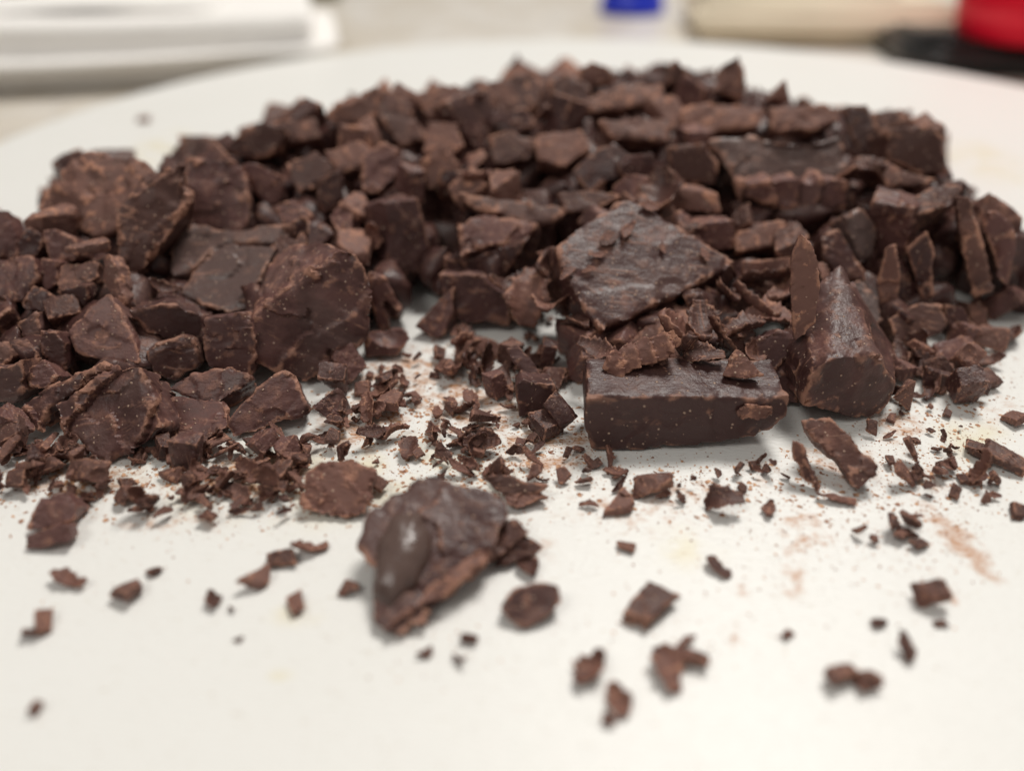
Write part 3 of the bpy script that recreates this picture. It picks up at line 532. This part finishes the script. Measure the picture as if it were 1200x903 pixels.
def shaving_mesh(k, L=1.0, nu=26, nv=7):
    r = np.random.default_rng(1300+k); Wd = r.uniform(0.28, 0.6); th = r.uniform(0.07, 0.13); curl = r.uniform(0.3, 2.2)*r.choice([1, 1, -0.6]); tw = r.uniform(-0.9, 0.9); amp = r.uniform(0.0, 0.018); fr = r.uniform(6, 12)
    ph = r.uniform(0, 9); top, nor = [], []
    for i in range(nu):
        u = i/(nu-1)-0.5; a = curl*u
        if abs(curl) > 1e-3: x, z = L/curl*math.sin(a), L/curl*(1-math.cos(a))
        else: x, z = u, 0
        wid = Wd*(1-0.55*abs(2*u)**2.2)*(1+0.18*math.sin(7*u+ph)+0.10*math.sin(19*u+2*ph)+0.08*r.normal())
        for j in range(nv):
            v = (j/(nv-1)-0.5)
            y = v*wid+0.04*math.sin(5*u+ph); bend = 0.5*(v*wid)**2/Wd*1.6+amp*math.sin(fr*2*math.pi*u+3*v+ph)+(0.018*r.normal() if j in (0, nv-1) else 0.006*r.normal())
            n = np.array([-math.sin(a), 0, math.cos(a)]); t = tw*u
            yy = np.array([0, math.cos(t), math.sin(t)])
            top.append(np.array([x, 0, z])+yy*y+n*bend); nor.append(n)
    top = np.array(top); nor = np.array(nor); tap = np.array([[th*(0.25+0.75*(1-abs(2*(j/(nv-1)-0.5))**2))] for i in range(nu) for j in range(nv)])
    bot = top-nor*tap; N = nu*nv; V = np.vstack([top, bot]); F = []
    for i in range(nu-1):
        for j in range(nv-1):
            a, b_, c, d = i*nv+j, (i+1)*nv+j, (i+1)*nv+j+1, i*nv+j+1
            F.append((a, b_, c, d)); F.append((d+N, c+N, b_+N, a+N))
    for i in range(nu-1):
        F.append((i*nv, i*nv+N, (i+1)*nv+N, (i+1)*nv)); F.append((i*nv+nv-1, (i+1)*nv+nv-1, (i+1)*nv+nv-1+N, i*nv+nv-1+N))
    for j in range(nv-1):
        F.append((j, j+1, j+1+N, j+N)); q = (nu-1)*nv+j; F.append((q, q+N, q+1+N, q+1))
    V -= np.array([0, 0, V[:, 2].min()])
    me = mesh_np('chocolate_shaving', V*UNIT, F)
    ed = np.array([max(0, abs(2*(j/(nv-1)-0.5))-0.55)*1.6+0.15*r.random() for i in range(nu) for j in range(nv)]); store_edge(me, np.concatenate([ed, ed])); return me
SH = [shaving_mesh(k) for k in range(16)]
for m_ in CH: m_.materials.append(M_CHOC)
for m_ in SB[:4]: m_.materials.append(M_CHOC)
for m_ in SB[4:]: m_.materials.append(M_BROWN)
for m_ in CHB: m_.materials.append(M_BROWN)
for m_ in CR: m_.materials.append(M_SHAVE)
for m_ in SL: m_.materials.append(M_BROWN)
for m_ in SH: m_.materials.append(M_SHAVE)

def inside(poly, x, y):
    c = False; n = len(poly); j = n-1
    for i in range(n):
        xi, yi = poly[i]; xj, yj = poly[j]
        if (yi > y) != (yj > y) and x < (xj-xi)*(y-yi)/(yj-yi)+xi: c = not c
        j = i
    return c
def covers(p, r, deep=False):
    """would a piece of radius r at p hide a hand-placed chunk or sit inside it?"""
    x, y, d = project(p); rp = 0.55*r*FPX/d
    for poly, dn, df in HERO_POLY:
        if d > (0.45*dn+0.55*df if deep else df+0.2*r): continue
        if x < poly[:, 0].min()-rp or x > poly[:, 0].max()+rp or y < poly[:, 1].min()-rp or y > poly[:, 1].max()+rp: continue
        for k in range(9):
            a = k*0.785; q = rp if k < 8 else 0
            if inside(poly, x+q*math.cos(a), y+q*math.sin(a)): return True
    return False
def heap_normal(x, y):
    e = 0.006; z = heap_z(np.array([x-e, x+e, x, x]), np.array([y, y, y-e, y+e])); return nrm([-(z[1]-z[0]), -(z[3]-z[2]), 2*e])
def put(name, me, p, size, rot, label, cat, group):
    o = link(name, me); o.scale = (size/UNIT,)*3; o.rotation_euler = rot; o.location = p
    tag(o, label, cat, group); return o
_me_np = {}
def low_z(me, M):
    if me.name not in _me_np: _me_np[me.name] = co(me)
    return (_me_np[me.name] @ np.array(M.to_3x3()).T)[:, 2].min()

SKY = np.array([(-60, 250), (0, 246), (20, 270), (34, 262), (37, 243), (100, 178), (184, 200), (200, 197), (215, 187), (260, 166), (300, 144), (380, 117), (440, 101), (500, 97), (560, 90), (640, 86), (690, 76), (760, 82), (800, 76), (860, 80), (880, 104), (960, 118), (1060, 128), (1100, 150), (1113, 210), (1140, 226), (1165, 246), (1190, 262), (1260, 270)], float)
def above_skyline(c, s):
    px, py, d = project(c); r = 0.45*s*FPX/d
    return any(py+r*dy < np.interp(px+r*dx, SKY[:, 0], SKY[:, 1]) for dx, dy in ((0, -1), (-0.8, -0.5), (0.8, -0.5)))
SHORT = {'smooth hollow, standing': 'the hollow chunk', 'crumbly scuffed': 'the tall scuffed chunk', 'smooth flat-faced': 'the scratched flat-faced chunk', 'grey-brown slab': 'the grey-brown slab', 'largest rounded': 'the rippled chunk', 'boxy chunk': 'the ridged boxy chunk',
         'wedge with a pale': 'the pale-edged wedge', 'wide flat flake': 'the wide tilted flake', 'long brick': 'the bar piece', 'large dark wedge': 'the large dark wedge', 'grey sheened': 'the grey sheened bar piece', 'tall upright slice': 'the tall upright slice',
         'cracked slab capping': 'the slab capping the slices', 'end block': 'the ribbed end block', 'layered slab with': 'the layered slab', 'triangular slab': 'the triangular slab', 'hollow-topped': 'the hollow-topped chunk', 'square chunk': 'the square whitened chunk', 'tall pointed': 'the tall ridge shard',
         'knob of': 'the ridge knob', 'broad hump': 'the broad ridge hump', 'sloped slab': 'the sloped shoulder slab', 'angular block': 'the angular shoulder block', 'oval shell': 'the lone oval chunk', 'large flat piece': 'the melted piece', 'folded strip': 'the open-book strip', 'kite-shaped': 'the kite-shaped chunk'}
MARKS = [(q, next(v for k, v in SHORT.items() if k in lb)) for q, lb in LAND if any(k in lb for k in SHORT)]
def near(c):
    return min(MARKS, key=lambda m: (m[0][0]-c[0])**2+(m[0][1]-c[1])**2)
def where(c):
    q, nm = near(c); dx, dy = c[0]-q[0], c[1]-q[1]
    return ('just beside ' if math.hypot(dx, dy) < 0.016 else 'not far from ')+nm
placed = []
def scatter(n, meshes, sizes, sink, name, label, cat, group, flat, keep=0.62, need=0.004, top=1.0, most=84):
    got = tries = 0
    while got < n and tries < n*40:
        tries += 1
        x, y = RNG.uniform(-0.19, 0.23), RNG.uniform(0.085, 0.285)
        z = float(heap_z(x, y)[0])
        if z < need or z > top: continue
        px, py, d = project((x, y, z)); s = min(RNG.uniform(*sizes)*MM*(0.9+0.4*RNG.random()**3)*(d/0.19), RNG.uniform(0.55*most, most)*d/FPX)
        if px < -60 or px > 1260: continue
        c = np.array([x, y, z+sink*s])
        if any((c[0]-q[0])**2+(c[1]-q[1])**2+(c[2]-q[2])**2 < (keep*(s+q[3])/2)**2 for q in placed): continue
        if covers(c, s*0.5) or above_skyline(c, s): continue
        if flat:
            nn = heap_normal(x, y)+RNG.normal(size=3)*flat; rot = (Vector(nrm(nn)).to_track_quat('Z', 'Y') @ Euler((0, 0, RNG.uniform(0, 6.28))).to_quaternion()).to_euler()
        else: rot = Euler(RNG.uniform(0, 6.28, 3))
        me = meshes[RNG.integers(len(meshes))]
        M = rot.to_matrix()*(s/UNIT); lz = low_z(me, M.to_4x4())
        c[2] = max(c[2], -lz+0.0002)
        tone = 'dusty ' if me.materials[0] is M_BROWN and name in ('chocolate_chunk', 'chocolate_wedge') else ''
        put(name, me, c, s, rot, tone+label(s)+' '+where(c), cat, group); placed.append((*c, s)); got += 1
    return got
def by_size(mid, big, small):
    return lambda s: big if s > mid*MM else small
scatter(70, SB, (17, 28), -0.08, 'chocolate_wedge', by_size(23, 'large broken wedge tilted in the heap', 'medium broken wedge tilted in the heap'), 'chocolate wedge', 'wedges in the heap', 0.6, keep=0.50, most=115)
scatter(170, CH+CHB, (9, 18), -0.05, 'chocolate_chunk', by_size(16, 'big rough chocolate chunk in the heap', 'small rough chocolate chunk in the heap'), 'chocolate chunk', 'filler chunks in the heap', 0, keep=0.56, most=105)
scatter(70, CH+CHB, (6, 9), 0.1, 'chocolate_chunk', by_size(7.5, 'stubby chocolate chunk wedged low in the heap', 'tiny chocolate chunk wedged low in the heap'), 'chocolate chunk', 'low chunks in the heap', 0, keep=0.45, need=-0.0012, top=0.009)
scatter(240, SL, (9, 18), 0.08, 'chocolate_shard', by_size(13.5, 'broad flat chocolate shard in the heap', 'little flat chocolate shard in the heap'), 'chocolate shard', 'flat shards in the heap', 0.55, keep=0.34)
scatter(45, SB, (10, 15), 0.12, 'chocolate_wedge', by_size(13, 'stout small wedge jammed in the heap', 'slight small wedge jammed in the heap'), 'chocolate wedge', 'small wedges in the heap', 0.9, keep=0.30)
scatter(70, SH, (7, 13), 0.18, 'chocolate_shaving', by_size(10.5, 'long curled shaving lodged in the heap', 'short curled shaving lodged in the heap'), 'chocolate shaving', 'shavings in the heap', 0.7, keep=0.25, need=0.002)

# buried rubble: nobody could count it
def joined(name, items, mat, label, cat):
    Vs, Fs, n = [], [], 0
    for me, M, t in items:
        if me.name not in _me_np: _me_np[me.name] = co(me)
        V = _me_np[me.name] @ np.array(M).T+t; Vs.append(V)
        Fs += [tuple(i+n for i in f.vertices) for f in me.polygons]; n += len(V)
    me = mesh_np(name, np.vstack(Vs), Fs); o = link(name, me, mat); tag(o, label, cat, None, 'stuff'); return o
items = []
for layer, dz in ((0, 0.0072), (1, 0.014)):
    got = tries = 0; pl = []
    while got < 900 and tries < 12000:
        tries += 1; x, y = RNG.uniform(-0.2, 0.24), RNG.uniform(0.085, 0.285); z = float(heap_z(x, y)[0])
        if z < dz*0.75: continue
        s = RNG.uniform(9, 14)*MM
        if any((x-a)**2+(y-b_)**2 < (0.42*s)**2 for a, b_ in pl): continue
        c = np.array([x, y, max(z-dz, s*0.45)])
        if covers(c, s*0.5, True) or above_skyline(c, s*1.1): continue
        pl.append((x, y)); M = Euler(RNG.uniform(0, 6.28, 3)).to_matrix()*(s/UNIT); items.append((RU[RNG.integers(6)], M, c)); got += 1
joined('chocolate_rubble', items, M_CHOC, 'mass of broken chocolate filling the inside of the heap', 'chocolate')

# ------------------------------------------------------------------ loose flakes and crumbs on the board (pixel x, y, width px, height px, kind)
def on_board(px, py, w, h, kind, label, group, tilt=0.25, ang=None):
    p = at_z(px, py); d = (p-CAM) @ FW; s = max(w, h*1.3)*d/FPX
    if kind == 's': me = SH[RNG.integers(len(SH))]; s *= 1.05; name = 'chocolate_shaving'; cat = 'chocolate shaving'
    elif kind == 'c': me = CR[RNG.integers(len(CR))]; s *= 1.0; name = 'chocolate_crumb'; cat = 'chocolate crumb'
    else: me = SL[RNG.integers(len(SL))]; name = 'chocolate_flake'; cat = 'chocolate flake'
    yaw = math.radians({True: RNG.uniform(-25, 25), False: RNG.uniform(60, 120)}[w >= h*0.9])
    if ang is not None:
        e = at_z(px+6*math.cos(math.radians(ang)), py-6*math.sin(math.radians(ang)))-p; yaw = math.atan2(e[1], e[0]); s = math.hypot(w, h)*0.5*(np.linalg.norm(e)/6+d/FPX)*0.9
    rot = Euler((RNG.normal()*tilt, RNG.normal()*tilt, yaw)); M = rot.to_matrix()*(s/UNIT)
    o = put(name, me, np.array([p[0], p[1], -low_z(me, M.to_4x4())+0.0001]), s, rot, label, cat, group)
    return o
SOLO = [(771, 718, 72, 62, 'f', 'broad frayed flake lying alone before the bar piece'), (781, 787, 26, 62, 's', 'dark sliver pointing away from the broad frayed flake'), (811, 776, 36, 22, 'c', 'smooth crumb beside the dark sliver'),
        (694, 790, 42, 38, 's', 'straight thin stick in the cluster past the nugget'), (726, 822, 16, 44, 's', 'frayed twig below the straight stick'), (712, 846, 18, 12, 'c', 'tiny crumb at the tip of the frayed twig'), (804, 754, 26, 12, 's', 'short splinter above the smooth crumb'),
        (722, 592, 40, 40, 'f', 'pointed leaf-like flake just before the bar piece'), (762, 576, 42, 40, 'c', 'grainy cube-like crumb just before the bar piece'), (848, 596, 46, 20, 's', 'flat oval flake lying before the bar piece'),
        (901, 600, 9, 22, 's', 'tiny upright splinter before the bar piece'), (733, 642, 18, 18, 'f', 'reddish crumb beyond the leaf-like flake'), (840, 668, 32, 22, 's', 'straw-thin stick lying alone on bare board'),
        (925, 746, 18, 16, 'f', 'small triangular crumb on bare board'), (1028, 731, 13, 13, 'c', 'tiny dark ball of chocolate on bare board'), (1057, 766, 20, 26, 'c', 'dark pebble-like crumb on bare board'),
        (1083, 705, 42, 30, 'c', 'grainy crumb next to the longest cocoa smear'), (1104, 734, 20, 14, 'f', 'powdery orange crumb at the foot of the longest cocoa smear'), (980, 797, 42, 28, 'c', 'larger lump of the twin lumps'), (1011, 802, 28, 26, 'c', 'smaller lump of the twin lumps'),
        (1170, 540, 38, 46, 'f', 'twisted bark-like flake near the sliced row'), (1188, 497, 34, 14, 'f', 'flat flake beyond the bark-like flake'), (1142, 452, 46, 34, 'f', 'jagged star-like flake near the sliced row'), (1152, 430, 46, 16, 's', 'long leaf-like flake near the sliced row'),
        (1190, 601, 34, 14, 'f', 'flat dark flake in front of the bark-like flake'), (150, 704, 48, 22, 'f', 'dark boomerang-shaped flake lying on bare board'), (82, 683, 46, 18, 's', 'winged flake with an upright fin on bare board'), (180, 672, 22, 14, 'f', 'pale flat crumb above the boomerang flake'),
        (40, 744, 26, 20, 'c', 'dark crumb of the leaning pair'), (58, 730, 24, 32, 'f', 'pale crumb of the leaning pair'), (42, 834, 12, 14, 'c', 'lone reddish crumb on the barest stretch of board'), (248, 707, 7, 26, 's', 'needle-thin splinter on bare board'),
        (273, 715, 9, 9, 'c', 'dot of chocolate beside the needle-thin splinter'), (280, 749, 13, 10, 'f', 'flat dot before the needle-thin splinter'), (352, 707, 22, 30, 'f', 'ragged crumb between the melted piece and the stacked flakes'),
        (300, 680, 46, 32, 'f', 'powder-tipped flake of the stacked flakes'), (334, 662, 44, 20, 'f', 'middle flake of the stacked flakes'), (362, 648, 48, 18, 's', 'rod-like flake of the stacked flakes'), (408, 692, 28, 11, 'f', 'flat crumb beside the melted piece'),
        (549, 751, 22, 12, 'c', 'oval crumb before the nugget'), (538, 778, 24, 10, 's', 'thin splinter before the oval crumb'), (498, 765, 24, 16, 'f', 'powdery crumb at the tip of the melted piece'), (170, 143, 16, 12, 'c', 'lone dark crumb on the board behind the heap'),
        (618, 666, 26, 26, 's', 'bent reddish shred between melted piece and nugget'), (600, 716, 12, 10, 'c', 'speck of chocolate touching the nugget')]
ANG = {'dark sliver pointing': -66, 'straight thin stick': 48, 'frayed twig': -68, 'short splinter': 25, 'straw-thin': -33, 'dark boomerang': 20, 'needle-thin splinter on': -75, 'rod-like': 15, 'long leaf-like': 5, 'thin splinter before': -35, 'bent reddish': -60, 'tiny upright': 85}
for (px, py, w, h, k, lb) in SOLO: on_board(px, py, w, h, k, lb, None, ang=next((v for q, v in ANG.items() if lb.startswith(q)), None))

ZONES = [(800, 580, 90, 18, 10, 10, 24), (1120, 560, 60, 40, 14, 10, 26), (620, 560, 60, 30, 12, 10, 26),(470, 470, 60, 34, 16, 12, 30), (540, 530, 80, 30, 22, 10, 26), (300, 580, 110, 24, 30, 10, 26), (90, 570, 90, 26, 22, 12, 30), (620, 480, 40, 40, 14, 10, 26), (1060, 480, 60, 40, 16, 10, 28), (200, 530, 80, 18, 18, 14, 34),  # px, py, spread px x, y, count, size px lo, hi
    (445, 478, 55, 30, 34, 16, 46), (535, 495, 28, 18, 12, 18, 40), (545, 420, 40, 28, 16, 24, 60), (640, 420, 38, 45, 18, 20, 50), (560, 545, 60, 28, 20, 16, 44),
    (240, 580, 60, 28, 24, 18, 50), (320, 560, 50, 30, 26, 14, 40), (60, 545, 70, 24, 26, 20, 50), (130, 590, 50, 20, 10, 18, 44), (700, 552, 30, 22, 10, 14, 36),
    (1095, 545, 50, 30, 16, 14, 40), (1040, 625, 45, 14, 8, 14, 40), (1080, 440, 45, 32, 20, 18, 50), (1120, 400, 40, 28, 16, 18, 50), (905, 545, 40, 16, 6, 12, 28), (220, 540, 60, 22, 16, 14, 36), (390, 520, 40, 20, 14, 14, 36), (1145, 572, 18, 16, 4, 14, 26)]
for (cx, cy, sx, sy, n, lo, hi) in ZONES:
    k = t = 0
    while k < n and t < n*12:
        t += 1; px, py = cx+RNG.normal()*sx*0.6, cy+RNG.normal()*sy*0.6; w = RNG.uniform(lo, hi)*RNG.uniform(0.7, 1.1)
        if covers(at_z(px, py)+np.array([0, 0, 0.001]), 0.4*w*0.13/FPX): continue
        kd = RNG.choice(['s', 'f', 'c'], p=[0.43, 0.45, 0.12])
        wh = ('short ', 'long ')[w > 0.5*(lo+hi)*0.9], where(at_z(px, py)); lb = {'s': (wh[0]+'curled shaving in the loose litter '+wh[1], 'shavings along the heap foot'), 'f': (wh[0].replace('short', 'small').replace('long', 'broad')+'flat flake in the loose litter '+wh[1], 'flakes along the heap foot'), 'c': ('knobbly crumb in the loose litter '+wh[1], 'crumbs along the heap foot')}[kd]
        o = on_board(px, py, w*(0.75 if kd == 'c' else 1), w*0.4, kd, *lb, tilt=0.5); o.rotation_euler.z = RNG.uniform(0, 6.28); o.location.z += abs(RNG.normal())*0.0006*(sx > 30); k += 1
# curls lying on top of the bar piece and against the flake
for (px, py, w, z) in [(730, 428, 50, 9), (760, 430, 60, 10), (800, 415, 60, 11), (825, 420, 44, 11), (790, 400, 70, 11), (845, 400, 60, 10), (700, 412, 44, 8), (820, 385, 60, 11), (870, 395, 60, 10), (880, 360, 60, 11), (850, 350, 50, 11), (900, 330, 60, 12), (880, 420, 40, 8), (640, 320, 60, 12), (620, 350, 70, 9), (600, 340, 60, 9), (650, 370, 60, 8), (675, 385, 50, 8), (905, 380, 60, 9), (915, 350, 60, 10)]:
    p = at_z(px, py, z*MM); d = (p-CAM) @ FW; s = w*d/FPX*1.1; rot = Euler((RNG.normal()*0.5, RNG.normal()*0.5, RNG.uniform(0, 6.28)))
    put('chocolate_shaving', SH[RNG.integers(len(SH))], p, s, rot, (('wide' if w > 55 else 'narrow')+' curl heaped behind the bar piece '+where(p)), 'chocolate shaving', 'curls behind the bar piece')

n_, a_ = PLANE[flake.name]
for (px, py, w) in [(700, 300, 24), (712, 282, 26), (735, 272, 30), (690, 318, 20), (776, 292, 18), (664, 322, 26), (825, 300, 20), (760, 244, 24)]:
    d = ray(px, py); t = ((a_-CAM) @ n_)/(d @ n_); p = CAM+d*t+n_*0.0004; rot = (Vector(n_).to_track_quat('Z', 'Y') @ Euler((0, 0, RNG.uniform(0, 6.28))).to_quaternion()).to_euler()
    put('chocolate_crumb', SH[RNG.integers(len(SH))], p, w*t/FPX, rot, ('bigger' if w > 23 else 'tiny')+' powdery curl stuck on the wide tilted flake', 'chocolate crumb', 'curls on the tilted flake').scale[2] *= 0.45
# fine dust and specks
def dust():
    V, F = [], []
    def speck(p, s):
        n = len(V); k = 5; ph = RNG.uniform(0, 6.28); el = RNG.uniform(0.2, 1.0); yw = RNG.uniform(0, 3.14); hgt = s*RNG.uniform(0.05, 0.3)
        for q in range(k):
            a = ph+2*math.pi*q/k; r = s*RNG.uniform(0.6, 1.1); u, w = r*math.cos(a), r*el*math.sin(a)
            V.append((p[0]+u*math.cos(yw)-w*math.sin(yw), p[1]+u*math.sin(yw)+w*math.cos(yw), 0.00005))
        V.append((p[0]+RNG.normal()*s*0.2, p[1]+RNG.normal()*s*0.2, hgt))
        for q in range(k): F.append((n+q, n+(q+1) % k, n+k))
    Z = [(470, 440, 70, 45, 900), (640, 520, 90, 45, 1100), (560, 560, 110, 50, 700), (300, 560, 130, 40, 1100), (80, 560, 110, 30, 600), (200, 610, 140, 30, 500), (830, 570, 110, 40, 500), (1060, 520, 90, 60, 800), (1060, 590, 110, 50, 350),
         (680, 640, 150, 50, 350), (950, 640, 120, 60, 250), (600, 700, 400, 120, 260), (250, 660, 220, 50, 260), (1150, 450, 60, 50, 250), (520, 760, 90, 40, 60), (770, 740, 80, 60, 60), (850, 720, 60, 60, 50), (1080, 650, 60, 60, 120), (600, 820, 500, 60, 25)]
    for (cx, cy, sx, sy, n) in [q for q in Z if q[2] < 140]*2+[(q[0], q[1], q[2], q[3], q[4]//3) for q in Z if q[2] >= 140]:
        for _ in range(n):
            px, py = cx+RNG.normal()*sx*0.7, cy+RNG.normal()*sy*0.7
            if py < 395: continue
            p = at_z(px, py); speck(p, (0.05+0.26*RNG.random()**4)*MM)
    for (cx, cy, sx, sy, n) in ((440, 480, 75, 34, 260), (560, 540, 85, 34, 200), (300, 570, 120, 28, 320), (80, 565, 100, 26, 200), (640, 500, 60, 40, 120), (1090, 470, 70, 45, 200), (1060, 560, 80, 40, 120), (820, 570, 90, 22, 70), (560, 430, 60, 35, 120), (940, 560, 60, 30, 70)):
        for _ in range(n):
            px, py = cx+RNG.normal()*sx*0.7, cy+RNG.normal()*sy*0.7
            if py > 395: speck(at_z(px, py), RNG.uniform(0.18, 0.62)*MM)
    o = link('chocolate_dust', mesh_np('chocolate_dust', V, F, False), M_DUST); tag(o, 'fine cocoa dust and specks scattered over the white board', 'dust', None, 'stuff')
dust()

# ------------------------------------------------------------------ things on the counter behind the board
def rounded_slab(name, w, d, h, r, mat, bev=0.003, parent=None, z0=0.0, seg=6, top_only=False):
    bm = bmesh.new(); pts = []
    for (cx, cy, a0) in ((w/2-r, d/2-r, 0), (-w/2+r, d/2-r, 90), (-w/2+r, -d/2+r, 180), (w/2-r, -d/2+r, 270)):
        for k in range(seg+1):
            a = math.radians(a0+90*k/seg); pts.append((cx+r*math.cos(a), cy+r*math.sin(a)))
    lo = [bm.verts.new((x, y, z0)) for x, y in pts]; f = bm.faces.new(lo); f.normal_flip()
    e = bmesh.ops.extrude_face_region(bm, geom=[f]); bmesh.ops.translate(bm, vec=(0, 0, h), verts=[q for q in e['geom'] if isinstance(q, bmesh.types.BMVert)])
    bmesh.ops.recalc_face_normals(bm, faces=bm.faces)
    ed = [x for x in bm.edges if abs(x.verts[0].co.z-x.verts[1].co.z) < 1e-6 and (not top_only or x.verts[0].co.z > z0+h/2)]
    bmesh.ops.bevel(bm, geom=ed, offset=bev, segments=4 if bev > 0.01 else 3, affect='EDGES')
    me = bpy.data.meshes.new(name); bm.to_mesh(me); bm.free(); me.shade_smooth()
    return link(name, me, mat, parent)
def empty(name, loc, rz=0):
    o = bpy.data.objects.new(name, None); COL.objects.link(o); o.location = loc; o.rotation_euler = (0, 0, rz); return o
CZ = -BT+0.0003
# folded white cloth: layers with soft rounded folds
def cloth():
    p = at_z(140, 112, CZ); root = empty('folded_towel', (p[0]-0.020, p[1]+0.062, CZ), 0.22)
    mat = plain('white_cotton', (0.90, 0.875, 0.84), 0.9, 0.05, 90, 0.0006); z = 0
    for k, (w, d, h, dx, dy) in enumerate(((0.215, 0.12, 0.027, 0, 0), (0.150, 0.07, 0.004, -0.02, 0.015))):
        o = rounded_slab('fold', w, d, h, 0.016, mat, 0.0118 if k == 0 else 0.0018, root); o.location = (dx, dy, z); z += h-0.0016
        me = o.data; bm = bmesh.new(); bm.from_mesh(me); bmesh.ops.triangulate(bm, faces=bm.faces); bmesh.ops.subdivide_edges(bm, edges=[e for e in bm.edges if e.calc_length() > 0.02], cuts=4, use_grid_fill=True); bm.to_mesh(me); bm.free()
        V = co(me); V[:, 2] += 0.0022*noise(V*28+k*5, k)*(V[:, 2] > h*0.4); V[:, 1] += 0.004*noise(V*14+k*3, k+4); set_co(me, V); me.shade_smooth()
    tag(root, 'folded white towel lying on the counter behind the board', 'towel')
cloth()
# red tub on a black scale
p = at_z(1170, 94, CZ)
sr = empty('kitchen_scale', (p[0]+0.040, p[1]+0.052, CZ), -0.12)
rounded_slab('scale_body', 0.150, 0.105, 0.012, 0.024, plain('black_plastic', (0.022, 0.021, 0.020), 0.32, 0.1), 0.003, sr)
rounded_slab('scale_platform', 0.134, 0.09, 0.0022, 0.018, plain('black_glass', (0.03, 0.028, 0.027), 0.22, 0.1), 0.0008, sr, 0.0122)
tag(sr, 'flat black rounded slab lying on the counter under the red tub', 'kitchen scale')
def tub():
    tb = at_z(1232, 58, CZ+0.0147); root = empty('red_tub', (tb[0]+0.004, tb[1]+0.030, CZ+0.0147)); red = plain('red_plastic', (0.95, 0.008, 0.04), 0.35, 0.04)
    pr = [(0.030, 0.0), (0.0335, 0.0015), (0.0355, 0.012), (0.037, 0.0225), (0.0445, 0.0235), (0.047, 0.026), (0.049, 0.050), (0.051, 0.052), (0.051, 0.054), (0.0465, 0.054), (0.045, 0.028), (0.034, 0.024), (0.031, 0.004)]
    V, F = lathe(pr, 56); link('tub_body', mesh_np('tub_body', V, F), red, root)
    pr = [(0.0485, 0.046), (0.0525, 0.0465), (0.053, 0.0495), (0.0485, 0.0497)]; V, F = lathe(pr, 56); F = F[:-2]; link('rim_band', mesh_np('rim_band', V, F), red, root)
    tag(root, 'red stepped plastic tub behind the board', 'tub')
tub()
# blue bottle cap
q = at_z(744, 20, CZ)
br_ = empty('blue_cap', (q[0], q[1]+0.02, CZ)); blue = plain('blue_plastic', (0.012, 0.03, 0.50), 0.3, 0.06)
prf = [(0.0215, 0.0), (0.0225, 0.001), (0.0225, 0.006), (0.0205, 0.007), (0.019, 0.020), (0.0165, 0.0235), (0.009, 0.0255), (0.002, 0.026)]
V, F = lathe(prf, 48); V = [((x*(1+0.02*(i % 2)), y*(1+0.02*(i % 2)), z) if 0.0065 < z < 0.021 else (x, y, z)) for i, (x, y, z) in enumerate(V)]
link('cap_body', mesh_np('cap_body', V, F), blue, br_); tag(br_, 'domed blue plastic cap standing on the counter', 'bottle cap')
# cream packet
q = at_z(965, 62, CZ); pk = empty('paper_packet', (q[0]+0.012, q[1]+0.065, CZ), -0.10)
cream = plain('cream_paper', (0.76, 0.66, 0.50), 0.7, 0.10, 35, 0.0005)
o = rounded_slab('packet_body', 0.150, 0.11, 0.021, 0.008, cream, 0.006, pk)
o = rounded_slab('packet_flap', 0.120, 0.05, 0.004, 0.006, plain('pale_paper', (0.78, 0.72, 0.62), 0.7, 0.08, 40), 0.0015, pk, 0.0208); o.location = (-0.012, 0.012, 0)
tag(pk, 'cream paper packet lying flat between the blue cap and red tub', 'packet')
# objects cut off by the picture's edge
q = at_z(12, 40, CZ); jr = empty('beige_jar', (q[0]-0.012, q[1]+0.09, CZ)); V, F = lathe([(0.028, 0), (0.031, 0.002), (0.031, 0.06), (0.027, 0.066), (0.027, 0.076), (0.025, 0.078)], 40)
link('jar_body', mesh_np('jar_body', V, F), plain('beige_ceramic', (0.50, 0.36, 0.26), 0.4, 0.1), jr); tag(jr, 'beige jar standing behind the folded towel', 'jar')
q = at_z(362, 4, CZ); ol = empty('olive_jar', (q[0], q[1]+0.03, CZ)); V, F = lathe([(0.018, 0), (0.02, 0.002), (0.02, 0.05), (0.016, 0.056), (0.016, 0.07)], 40)
link('jar_body', mesh_np('jar_body', V, F), plain('olive_glass', (0.10, 0.085, 0.03), 0.3, 0.2), ol); tag(ol, 'small dark olive jar beyond the towel end', 'jar')
print('EDGE', np.mean(STAT, 0))
print('objects', len(bpy.data.objects), 'tris', sum(len(m.loop_triangles) or sum(len(p_.vertices)-2 for p_ in m.polygons) for m in bpy.data.meshes))
